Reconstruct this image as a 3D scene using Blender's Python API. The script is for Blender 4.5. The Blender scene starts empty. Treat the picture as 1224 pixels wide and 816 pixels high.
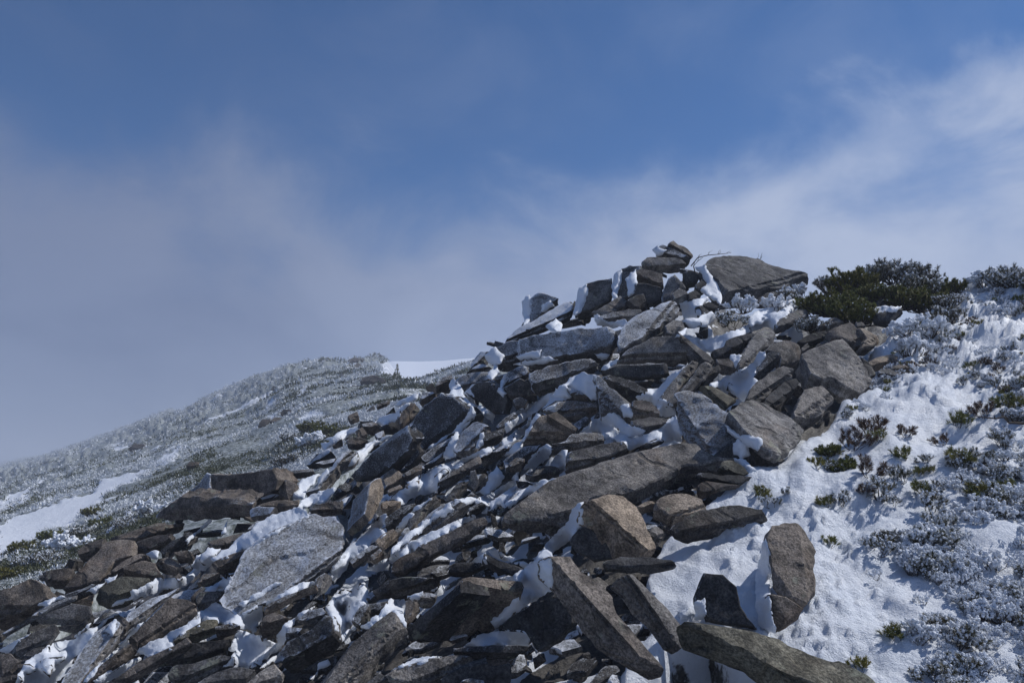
import bpy, math, random
import numpy as np
from mathutils import Vector, Matrix, noise as mnoise
from mathutils.geometry import delaunay_2d_cdt
from mathutils.bvhtree import BVHTree

random.seed(11)
rng = np.random.default_rng(11)
scene = bpy.context.scene
COL = scene.collection
R = math.radians

# ------------------------------------------------------------------ camera
F, CX, CY = 918.0, 612.0, 408.0           # focal length and centre in photo pixels (1224 x 816)
PITCH = R(9.4)
CAMZ = 1.6
cam_d = bpy.data.cameras.new('camera')
cam_d.sensor_width = 36.0
cam_d.lens = 36.0 * F / 1224.0
cam_d.clip_start = 0.05
cam_d.clip_end = 3000
cam = bpy.data.objects.new('camera', cam_d)
cam.location = (0, 0, CAMZ)
cam.rotation_euler = (math.pi / 2 + PITCH, 0, 0)
COL.objects.link(cam)
scene.camera = cam

# ------------------------------------------------------------------ light
SUN_AZ, SUN_EL = R(110), R(46)            # azimuth measured from "towards the camera" to the right
S = Vector((math.sin(SUN_AZ) * math.cos(SUN_EL), -math.cos(SUN_AZ) * math.cos(SUN_EL), math.sin(SUN_EL)))
sun_d = bpy.data.lights.new('sun', 'SUN')
sun_d.energy = 3.75
sun_d.angle = R(0.5)
sun_d.color = (1.0, 0.98, 0.955)
sun = bpy.data.objects.new('sun', sun_d)
sun.rotation_euler = (-S).to_track_quat('-Z', 'Y').to_euler()
sun.location = S * 60
COL.objects.link(sun)

scene.view_settings.view_transform = 'Standard'
scene.view_settings.look = 'None'
scene.view_settings.gamma = 1.0
scene.view_settings.exposure = 0.0


class NT:
    """small helper to write node trees"""
    def __init__(self, tree):
        self.t = tree
        self.t.nodes.clear()

    def n(self, typ, **kw):
        nd = self.t.nodes.new(typ)
        for k, v in kw.items():
            if k.startswith('_'):
                setattr(nd, k[1:], v)
            else:
                i = int(k[1:]) if k[0] == 'i' and k[1:].isdigit() else k.replace('__', ' ')
                self.put(nd.inputs[i], v)
        return nd

    def put(self, sock, v):
        if isinstance(v, bpy.types.NodeSocket):
            self.t.links.new(v, sock)
        elif isinstance(v, bpy.types.Node):
            self.t.links.new(v.outputs[0], sock)
        else:
            sock.default_value = v

    def math(self, op, a, b=0.0, c=None, clamp=False):
        nd = self.n('ShaderNodeMath', _operation=op, _use_clamp=clamp, i0=a, i1=b)
        if c is not None:
            self.put(nd.inputs[2], c)
        return nd.outputs[0]

    def ramp(self, v, lo, hi, a=0.0, b=1.0):
        nd = self.n('ShaderNodeMapRange', _interpolation_type='SMOOTHSTEP', i0=v, i1=lo, i2=hi, i3=a, i4=b)
        return nd.outputs[0]

    def noise(self, vec, scale, detail=4.0, rough=0.55, dist=0.0):
        return self.n('ShaderNodeTexNoise', Vector=vec, Scale=scale, Detail=detail, Roughness=rough, Distortion=dist).outputs[0]

    def mix(self, f, a, b, mode='MIX'):
        nd = self.n('ShaderNodeMix', _data_type='RGBA', _blend_type=mode)
        self.put(nd.inputs[0], f)
        self.put(nd.inputs[6], a)
        self.put(nd.inputs[7], b)
        return nd.outputs[2]


# ------------------------------------------------------------------ sky
SKYTINT = (0.28, 0.59, 0.89, 1)
HAZE = 0.0026
scene.cycles.volume_bounces = 1
world = bpy.data.worlds.new('World')
scene.world = world
world.use_nodes = True
w = NT(world.node_tree)
sky = w.n('ShaderNodeTexSky', _sky_type='NISHITA', _sun_disc=False)
sky.sun_elevation = SUN_EL
sky.sun_rotation = math.atan2(S.x, S.y)
sky.altitude = 1800
sky.air_density = 1.0
sky.dust_density = 0.3
sky.ozone_density = 1.6
tc = w.n('ShaderNodeTexCoord')
d = tc.outputs['Generated']
sep = w.n('ShaderNodeSeparateXYZ', i0=d)
X, Yd, Z = sep.outputs
mp = w.n('ShaderNodeMapping')
w.put(mp.inputs[0], d)
mp.inputs['Location'].default_value = (1.7, 0.4, 0.75)
mp.inputs['Rotation'].default_value = (0.0, R(32), 0.0)
mp.inputs['Scale'].default_value = (1.0, 1.0, 2.0)
n1 = w.noise(mp.outputs[0], 2.1, 9.0, 0.56, 0.35)
n2 = w.noise(mp.outputs[0], 6.5, 8.0, 0.6, 0.8)
# ragged upper edge of the fog bank, thicker towards the sun side on the right
mp2 = w.n('ShaderNodeMapping')
w.put(mp2.inputs[0], d)
mp2.inputs['Location'].default_value = (3.1, 0.4, 1.9)
mp2.inputs['Rotation'].default_value = (0.0, R(35), 0.0)
mp2.inputs['Scale'].default_value = (1.0, 1.0, 1.35)
n3 = w.noise(mp2.outputs[0], 4.6, 10.0, 0.60, 0.45)     # wisps drawn out by the wind
edge = w.math('ADD', w.math('MULTIPLY', w.math('SUBTRACT', n1, 0.5), 0.30), w.math('MULTIPLY', w.math('SUBTRACT', n3, 0.5), 0.55))
h = w.math('SUBTRACT', Z, edge)
h = w.math('SUBTRACT', h, w.math('MULTIPLY', w.ramp(X, 0.44, 0.56), 0.10))
bank = w.ramp(h, 0.40, 0.17)
low = w.math('SUBTRACT', Z, w.math('ADD', w.math('MULTIPLY', w.math('SUBTRACT', n3, 0.5), 0.30), w.math('MULTIPLY', w.math('SUBTRACT', n1, 0.5), 0.15)))
low = w.math('MULTIPLY', w.ramp(low, 0.435, 0.225), 0.90)
mask = w.math('MAXIMUM', w.math('MULTIPLY', bank, 0.85), low)
veil = w.math('MULTIPLY', w.ramp(n3, 0.35, 0.8), 0.14)
mask = w.math('MAXIMUM', mask, veil)
bright = w.ramp(X, -0.55, 0.45)
ccol = w.mix(bright, (1.50, 1.90, 3.15, 1), (4.4, 5.1, 6.8, 1))
grey = w.mix(w.ramp(w.math('ADD', w.math('MULTIPLY', n1, 0.6), w.math('MULTIPLY', n3, 0.4)), 0.36, 0.62), (0.80, 0.83, 0.89, 1), (1.16, 1.14, 1.10, 1))
ccol = w.mix(1.0, ccol, grey, 'MULTIPLY')
skyc = w.mix(1.0, sky.outputs[0], SKYTINT, 'MULTIPLY')
final = w.mix(mask, skyc, ccol)
bg = w.n('ShaderNodeBackground', Color=final, Strength=0.1)
out = w.n('ShaderNodeOutputWorld')
w.put(out.inputs[0], bg)


# ------------------------------------------------------------------ projection and terrain depth
cp, sp_ = math.cos(PITCH), math.sin(PITCH)


def ray(px, py):
    """direction (world) with unit forward component for a photo pixel; numpy ok"""
    xc = (np.asarray(px, float) - CX) / F
    yc = (CY - np.asarray(py, float)) / F
    return np.stack([xc, cp - yc * sp_, sp_ + yc * cp], -1)


CAM = np.array([0, 0, CAMZ])


def unproj(px, py, D):
    return CAM + ray(px, py) * np.asarray(D, float)[..., None]


class RBF:
    """thin plate interpolation of inverse depth over the view"""
    def __init__(self, pts):
        p = np.array([(a / 400., b / 400.) for a, b, c in pts])
        v = np.array([1.0 / c for a, b, c in pts])
        n = len(p)
        K = self.k(p[:, None, :] - p[None, :, :]) + np.eye(n) * 0.02
        P = np.c_[np.ones(n), p]
        A = np.block([[K, P], [P.T, np.zeros((3, 3))]])
        self.c = np.linalg.solve(A, np.r_[v, 0, 0, 0])
        self.p = p

    @staticmethod
    def k(dv):
        r2 = (dv ** 2).sum(-1)
        return 0.5 * r2 * np.log(r2 + 1e-12)

    def __call__(self, px, py):
        q = np.stack([np.asarray(px, float) / 400., np.asarray(py, float) / 400.], -1)
        sh = q.shape[:-1]
        q = q.reshape(-1, 2)
        v = np.empty(len(q))
        for i in range(0, len(q), 40000):
            s = q[i:i + 40000]
            v[i:i + 40000] = self.k(s[:, None, :] - self.p[None]) @ self.c[:-3] + self.c[-3] + s @ self.c[-2:]
        return 1.0 / np.maximum(v, 0.0014).reshape(sh)


near = RBF([(0, 816, 3.9), (300, 816, 3.2), (600, 816, 2.85), (900, 816, 2.7), (1224, 816, 2.7),
            (0, 695, 7.0), (130, 640, 8.3), (250, 585, 9.2), (340, 560, 9.6), (400, 530, 10.3), (470, 490, 11.3),
            (530, 455, 11.8), (600, 400, 11.6), (640, 360, 11.2), (740, 330, 11.2), (800, 292, 11.2),
            (960, 330, 10.6), (1050, 315, 10.2), (1130, 335, 9.7), (1224, 322, 8.8), (1480, 330, 7.6), (1480, 816, 2.9)])
SIL = np.array([(-260, 760), (0, 698), (60, 680), (130, 645), (190, 612), (250, 590), (340, 563), (400, 528), (470, 485), (530, 450),
                (560, 437), (600, 408), (640, 372), (690, 352), (740, 332), (775, 312), (800, 300), (850, 306), (900, 318), (960, 332),
                (1000, 330), (1050, 322), (1100, 330), (1140, 346), (1165, 336), (1224, 326), (1480, 320)], float)
far = RBF([(-300, 860, 10), (0, 700, 11), (130, 650, 13.5), (250, 590, 16), (340, 560, 18), (400, 528, 19), (470, 485, 24), (560, 437, 42),
           (0, 600, 60), (150, 540, 75), (300, 500, 60), (100, 575, 42), (420, 470, 50),
           (0, 548, 620), (60, 541, 520), (110, 522, 400), (160, 503, 310), (215, 490, 220), (300, 449, 140), (385, 427, 115),
           (450, 424, 105), (475, 452, 70), (520, 445, 65), (620, 415, 70), (900, 405, 75), (-300, 640, 650), (700, 470, 40), (900, 470, 40)])
FSK = np.array([(-300, 640), (0, 552), (60, 541), (110, 522), (160, 505), (185, 494), (205, 488), (215, 491), (250, 471), (300, 450), (340, 437), (385, 428),
                (410, 431), (450, 424), (462, 428), (470, 440), (478, 455), (490, 456), (520, 446), (560, 434), (620, 418), (900, 405)], float)


def poly(crop, s):
    ox, oy, k = CROPS[crop]
    return [(ox + float(a) / k, oy + float(b) / k) for a, b in (t.split(',') for t in s.split())]


CROPS = dict(A=(580, 280, 5.1), B=(780, 280, 5.1), C=(380, 420, 5.1), D=(600, 400, 5.1), E=(820, 370, 5.1), F=(380, 520, 5.1),
             G=(180, 520, 5.1), H=(0, 600, 5.1), I=(0, 656, 5.1), J=(200, 656, 5.1), K=(420, 656, 5.1), L=(600, 520, 5.1),
             M=(640, 656, 5.1), N=(720, 590, 3.6), S=(984, 290, 5.1), T=(984, 430, 5.1), U=(984, 560, 5.1), V=(984, 656, 5.1),
             W=(820, 500, 5.1), X=(300, 410, 4.708), Y=(0, 520, 4.708), P=(0, 0, 1))


def inside(px, py, pg):
    """vectorised point in polygon"""
    px, py = np.asarray(px), np.asarray(py)
    r = np.zeros(px.shape, bool)
    n = len(pg)
    for i in range(n):
        x1, y1 = pg[i]
        x2, y2 = pg[(i + 1) % n]
        if y1 == y2:
            continue
        c = ((y1 > py) != (y2 > py)) & (px < (x2 - x1) * (py - y1) / (y2 - y1) + x1)
        r ^= c
    return r


def edge_dist(px, py, pg):
    px, py = np.asarray(px, float), np.asarray(py, float)
    dmin = np.full(px.shape, 1e9)
    n = len(pg)
    for i in range(n):
        x1, y1 = pg[i]
        x2, y2 = pg[(i + 1) % n]
        dx, dy = x2 - x1, y2 - y1
        l2 = dx * dx + dy * dy + 1e-9
        t = np.clip(((px - x1) * dx + (py - y1) * dy) / l2, 0, 1)
        dmin = np.minimum(dmin, np.hypot(px - x1 - t * dx, py - y1 - t * dy))
    return dmin


def tag(o, label=None, cat=None, group=None, kind=None):
    if label: o['label'] = label
    if cat: o['category'] = cat
    if group: o['group'] = group
    if kind: o['kind'] = kind
    return o


def link(name, verts, faces, mat, parent=None, smooth=True, sharp=None):
    me = bpy.data.meshes.new(name)
    me.from_pydata([tuple(v) for v in verts], [], [tuple(f) for f in faces])
    me.materials.append(mat)
    if smooth:
        me.polygons.foreach_set('use_smooth', [True] * len(me.polygons))
        if sharp:
            me.set_sharp_from_angle(angle=R(sharp))
    me.update()
    o = bpy.data.objects.new(name, me)
    COL.objects.link(o)
    if parent:
        o.parent = parent
    return o


def link_np(name, verts, faces, mat, attrs=None, smooth=True):
    """fast mesh from numpy arrays (faces: one array of triangles or quads)"""
    me = bpy.data.meshes.new(name)
    nf, k = faces.shape
    me.vertices.add(len(verts))
    me.vertices.foreach_set('co', verts.astype(np.float32).ravel())
    me.loops.add(nf * k)
    me.loops.foreach_set('vertex_index', faces.astype(np.int32).ravel())
    me.polygons.add(nf)
    me.polygons.foreach_set('loop_start', (np.arange(nf) * k).astype(np.int32))
    me.materials.append(mat)
    me.update(calc_edges=True)
    if smooth:
        me.polygons.foreach_set('use_smooth', [True] * nf)
    for an, av in (attrs or {}).items():
        at = me.attributes.new(an, 'FLOAT', 'POINT')
        at.data.foreach_set('value', av.astype(np.float32))
    me.validate()
    o = bpy.data.objects.new(name, me)
    COL.objects.link(o)
    return o


def fbm(p, scale, oct=4, seed=0.0, rough=0.5):
    """fractal noise for an (n,3) array"""
    o = np.empty(len(p))
    off = Vector((seed * 13.1, seed * 7.7, seed * 3.3))
    for i, q in enumerate(p):
        v = Vector(q) * scale + off
        a, s = 1.0, 0.0
        for _ in range(oct):
            s += a * mnoise.noise(v)
            v = v * 2.03
            a *= rough
        o[i] = s
    return o


# ------------------------------------------------------------------ materials
def new_mat(name):
    m = bpy.data.materials.new(name)
    m.use_nodes = True
    return m, NT(m.node_tree)


def finish(t, color, rough, height=None, bump=0.4, dist=0.01, spec=0.3, **extra):
    b = t.n('ShaderNodeBsdfPrincipled')
    t.put(b.inputs['Base Color'], color)
    t.put(b.inputs['Roughness'], rough)
    t.put(b.inputs['Specular IOR Level'], spec)
    for k, v in extra.items():
        t.put(b.inputs[k.replace('_', ' ')], v)
    if height is not None:
        bp = t.n('ShaderNodeBump', Strength=bump, Distance=dist)
        t.put(bp.inputs['Height'], height)
        t.put(b.inputs['Normal'], bp.outputs[0])
    o = t.n('ShaderNodeOutputMaterial')
    t.put(o.inputs[0], b)


SNOW = (0.80, 0.83, 0.88, 1)


def rock_material():
    m, t = new_mat('granite')
    g = t.n('ShaderNodeNewGeometry')
    pos, nor = g.outputs['Position'], g.outputs['Normal']
    oi = t.n('ShaderNodeObjectInfo')
    rnd = oi.outputs['Random']
    # each rock gets its own piece of the texture
    off = t.n('ShaderNodeCombineXYZ', i0=t.math('MULTIPLY', rnd, 31.0), i1=t.math('MULTIPLY', rnd, 17.0), i2=t.math('MULTIPLY', rnd, 5.0))
    pv = t.n('ShaderNodeVectorMath', _operation='ADD', i0=pos, i1=off.outputs[0]).outputs[0]
    big = t.noise(pv, 2.2, 5, 0.6)
    mid = t.noise(pv, 14, 6, 0.65)
    fine = t.noise(pv, 95, 5, 0.75)
    vor = t.n('ShaderNodeTexVoronoi', Vector=pv, Scale=120.0).outputs[0]
    base = t.mix(rnd, t.mix(1.0, oi.outputs['Color'], (0.80, 0.82, 0.85, 1), 'MULTIPLY'), t.mix(1.0, oi.outputs['Color'], (1.20, 1.15, 1.08, 1), 'MULTIPLY'))
    c = t.mix(t.ramp(fine, 0.38, 0.64), t.mix(1.0, base, (0.50, 0.495, 0.49, 1), 'MULTIPLY'), t.mix(1.0, base, (1.48, 1.47, 1.46, 1), 'MULTIPLY'))
    c = t.mix(t.math('MULTIPLY', t.ramp(mid, 0.48, 0.60), 0.70), c, t.mix(1.0, c, (0.45, 0.44, 0.43, 1), 'MULTIPLY'))
    c = t.mix(t.math('MULTIPLY', t.ramp(mid, 0.44, 0.34), 0.50), c, t.mix(1.0, c, (1.5, 1.48, 1.45, 1), 'MULTIPLY'))
    # rusty and lichen stains
    c = t.mix(t.math('MULTIPLY', t.ramp(big, 0.55, 0.72), 0.6), c, t.mix(1.0, c, (1.15, 0.90, 0.68, 1), 'MULTIPLY'))
    pat = t.noise(pv, 3.1, 6, 0.68)
    c = t.mix(t.math('MULTIPLY', t.ramp(pat, 0.40, 0.60), 0.8), t.mix(1.0, c, (0.52, 0.52, 0.54, 1), 'MULTIPLY'), t.mix(1.0, c, (1.32, 1.30, 1.27, 1), 'MULTIPLY'))
    lich = t.noise(pv, 5.5, 6, 0.7)
    c = t.mix(t.math('MULTIPLY', t.ramp(lich, 0.57, 0.64), 0.6), c, (0.045, 0.042, 0.038, 1))
    c = t.mix(t.math('MULTIPLY', t.ramp(t.noise(pv, 8.0, 5, 0.7), 0.60, 0.67), 0.5), c, (0.30, 0.31, 0.24, 1))
    # rime: needles of ice on the windward side, amount per rock
    wind = t.n('ShaderNodeVectorMath', _operation='DOT_PRODUCT', i0=nor, i1=Vector((-0.62, -0.20, 0.76))).outputs['Value']
    amt = oi.outputs['Alpha']
    rn = t.math('ADD', t.math('MULTIPLY', t.noise(pv, 75, 6, 0.85), 0.74), t.math('MULTIPLY', t.noise(pv, 3.5, 4, 0.6), 0.26))
    thr = t.math('SUBTRACT', 0.90, t.math('MULTIPLY', amt, 0.60))
    val = t.math('ADD', rn, t.math('MULTIPLY', wind, 0.20))
    edge = t.math('MULTIPLY', t.ramp(g.outputs['Pointiness'], 0.515, 0.60), t.ramp(wind, 0.0, 0.6))
    val = t.math('ADD', val, t.math('MULTIPLY', edge, 0.16))
    rm = t.ramp(t.math('SUBTRACT', val, thr), -0.05, 0.13)
    col = t.mix(rm, c, (0.66, 0.69, 0.75, 1))
    h = t.math('ADD', t.math('MULTIPLY', fine, 0.35), t.math('ADD', t.math('MULTIPLY', mid, 1.2), t.math('MULTIPLY', vor, 0.12)))
    # bedding seams across the slab faces
    wv = t.n('ShaderNodeTexWave', _wave_type='BANDS', _bands_direction='DIAGONAL', Vector=pv, Scale=1.1, Distortion=7.0, Detail=5.0)
    wv.inputs['Detail Scale'].default_value = 1.3
    seam = t.math('MULTIPLY', t.ramp(wv.outputs[1], 0.05, 0.0), t.ramp(big, 0.48, 0.60))
    h = t.math('SUBTRACT', h, t.math('MULTIPLY', seam, 0.8))
    col = t.mix(t.math('MULTIPLY', seam, 0.6), col, (0.02, 0.02, 0.02, 1))
    h = t.math('ADD', h, t.math('MULTIPLY', rm, 0.6))
    finish(t, col, 0.88, h, 0.9, 0.014, 0.25)
    return m


def snow_material():
    m, t = new_mat('snow')
    g = t.n('ShaderNodeNewGeometry')
    p = g.outputs['Position']
    a = t.noise(p, 26, 6, 0.65)
    b = t.noise(p, 210, 3, 0.6)
    c = t.mix(t.ramp(t.noise(p, 3.5, 4), 0.35, 0.7), (0.74, 0.785, 0.86, 1), (0.81, 0.84, 0.89, 1))
    h = t.math('ADD', t.math('MULTIPLY', a, 1.0), t.math('ADD', t.math('MULTIPLY', t.noise(p, 85, 4, 0.7), 0.55), t.math('MULTIPLY', b, 0.25)))
    finish(t, c, 0.5, h, 0.7, 0.018, 0.4)
    return m


def ground_material():
    """dark gritty soil under the stones, snow where the attribute says so"""
    m, t = new_mat('ground')
    g = t.n('ShaderNodeNewGeometry')
    p = g.outputs['Position']
    at = t.n('ShaderNodeAttribute', _attribute_name='snow').outputs['Fac']
    a = t.noise(p, 26, 6, 0.65)
    b = t.noise(p, 210, 3, 0.6)
    sc = t.mix(t.ramp(t.noise(p, 3.5, 4), 0.35, 0.7), (0.74, 0.785, 0.86, 1), (0.81, 0.84, 0.89, 1))
    soil = t.mix(t.ramp(t.noise(p, 40, 5, 0.7), 0.35, 0.65), (0.035, 0.032, 0.03, 1), (0.11, 0.10, 0.09, 1))
    f = t.ramp(t.math('ADD', at, t.math('MULTIPLY', t.math('SUBTRACT', a, 0.5), 0.7)), 0.42, 0.58)
    c = t.mix(f, soil, sc)
    h = t.math('ADD', t.math('MULTIPLY', a, 1.0), t.math('ADD', t.math('MULTIPLY', t.noise(p, 85, 4, 0.7), 0.6), t.math('MULTIPLY', b, 0.3)))
    finish(t, c, 0.5, h, 0.8, 0.024, 0.4)
    return m


def hill_material():
    m, t = new_mat('hillside_scrub_and_snow')
    g = t.n('ShaderNodeNewGeometry')
    p = g.outputs['Position']
    at = t.n('ShaderNodeAttribute', _attribute_name='snow').outputs['Fac']
    a = t.noise(p, 1.6, 7, 0.7)
    b = t.noise(p, 7.0, 4, 0.7)
    scrub = t.mix(t.ramp(b, 0.35, 0.65), (0.10, 0.115, 0.10, 1), (0.42, 0.45, 0.46, 1))
    f = t.math('ADD', at, t.math('MULTIPLY', t.math('SUBTRACT', a, 0.5), 1.1))
    c = t.mix(t.ramp(f, 0.40, 0.56), scrub, (0.80, 0.83, 0.88, 1))
    finish(t, c, 0.8, b, 0.5, 0.1, 0.2)
    return m


def needle_material(name, dark, light, rimecol, rime):
    """needles green, their windward and upper sides whitened by rime"""
    m, t = new_mat(name)
    g = t.n('ShaderNodeNewGeometry')
    p = g.outputs['Position']
    at = t.n('ShaderNodeAttribute', _attribute_name='tip').outputs['Fac']
    oi = t.n('ShaderNodeObjectInfo')
    nz = t.noise(p, 30, 3, 0.6)
    c = t.mix(t.ramp(nz, 0.3, 0.7), dark, light)
    c = t.mix(t.math('MULTIPLY', oi.outputs['Random'], 0.5), c, t.mix(1.0, c, (1.25, 0.9, 0.6, 1), 'MULTIPLY'))
    f = t.math('ADD', t.math('MULTIPLY', at, 0.75), t.math('MULTIPLY', t.noise(p, 12, 4, 0.6), 0.6))
    f = t.ramp(f, 1.18 - rime, 1.34 - rime)
    c = t.mix(f, c, rimecol)
    finish(t, c, 0.7, None, spec=0.2)
    return m


def plain(name, a, b, scale, rough=0.85):
    m, t = new_mat(name)
    g = t.n('ShaderNodeNewGeometry')
    nz = t.noise(g.outputs['Position'], scale, 5, 0.6)
    finish(t, t.mix(t.ramp(nz, 0.3, 0.7), a, b), rough, nz, 0.5, 0.01, 0.2)
    return m


M_ROCK = rock_material()
M_SNOW = snow_material()
M_GROUND = ground_material()
M_HILL = hill_material()
RIMEC = (0.74, 0.77, 0.82, 1)
M_GREEN = needle_material('pine_needles', (0.075, 0.098, 0.024, 1), (0.23, 0.235, 0.06, 1), RIMEC, 0.20)
M_FROST = needle_material('frosted_needles', (0.045, 0.052, 0.026, 1), (0.12, 0.115, 0.06, 1), RIMEC, 0.46)
M_WHITE = needle_material('rimed_needles', (0.05, 0.055, 0.045, 1), (0.12, 0.115, 0.09, 1), RIMEC, 0.66)
M_RUST = needle_material('rusty_needles', (0.055, 0.030, 0.020, 1), (0.12, 0.07, 0.04, 1), RIMEC, 0.36)
M_STEM = plain('bark', (0.03, 0.022, 0.018, 1), (0.09, 0.07, 0.055, 1), 30)
M_SCRUB = needle_material('hill_scrub', (0.040, 0.052, 0.028, 1), (0.105, 0.115, 0.065, 1), (0.62, 0.65, 0.69, 1), 0.41)

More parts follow.
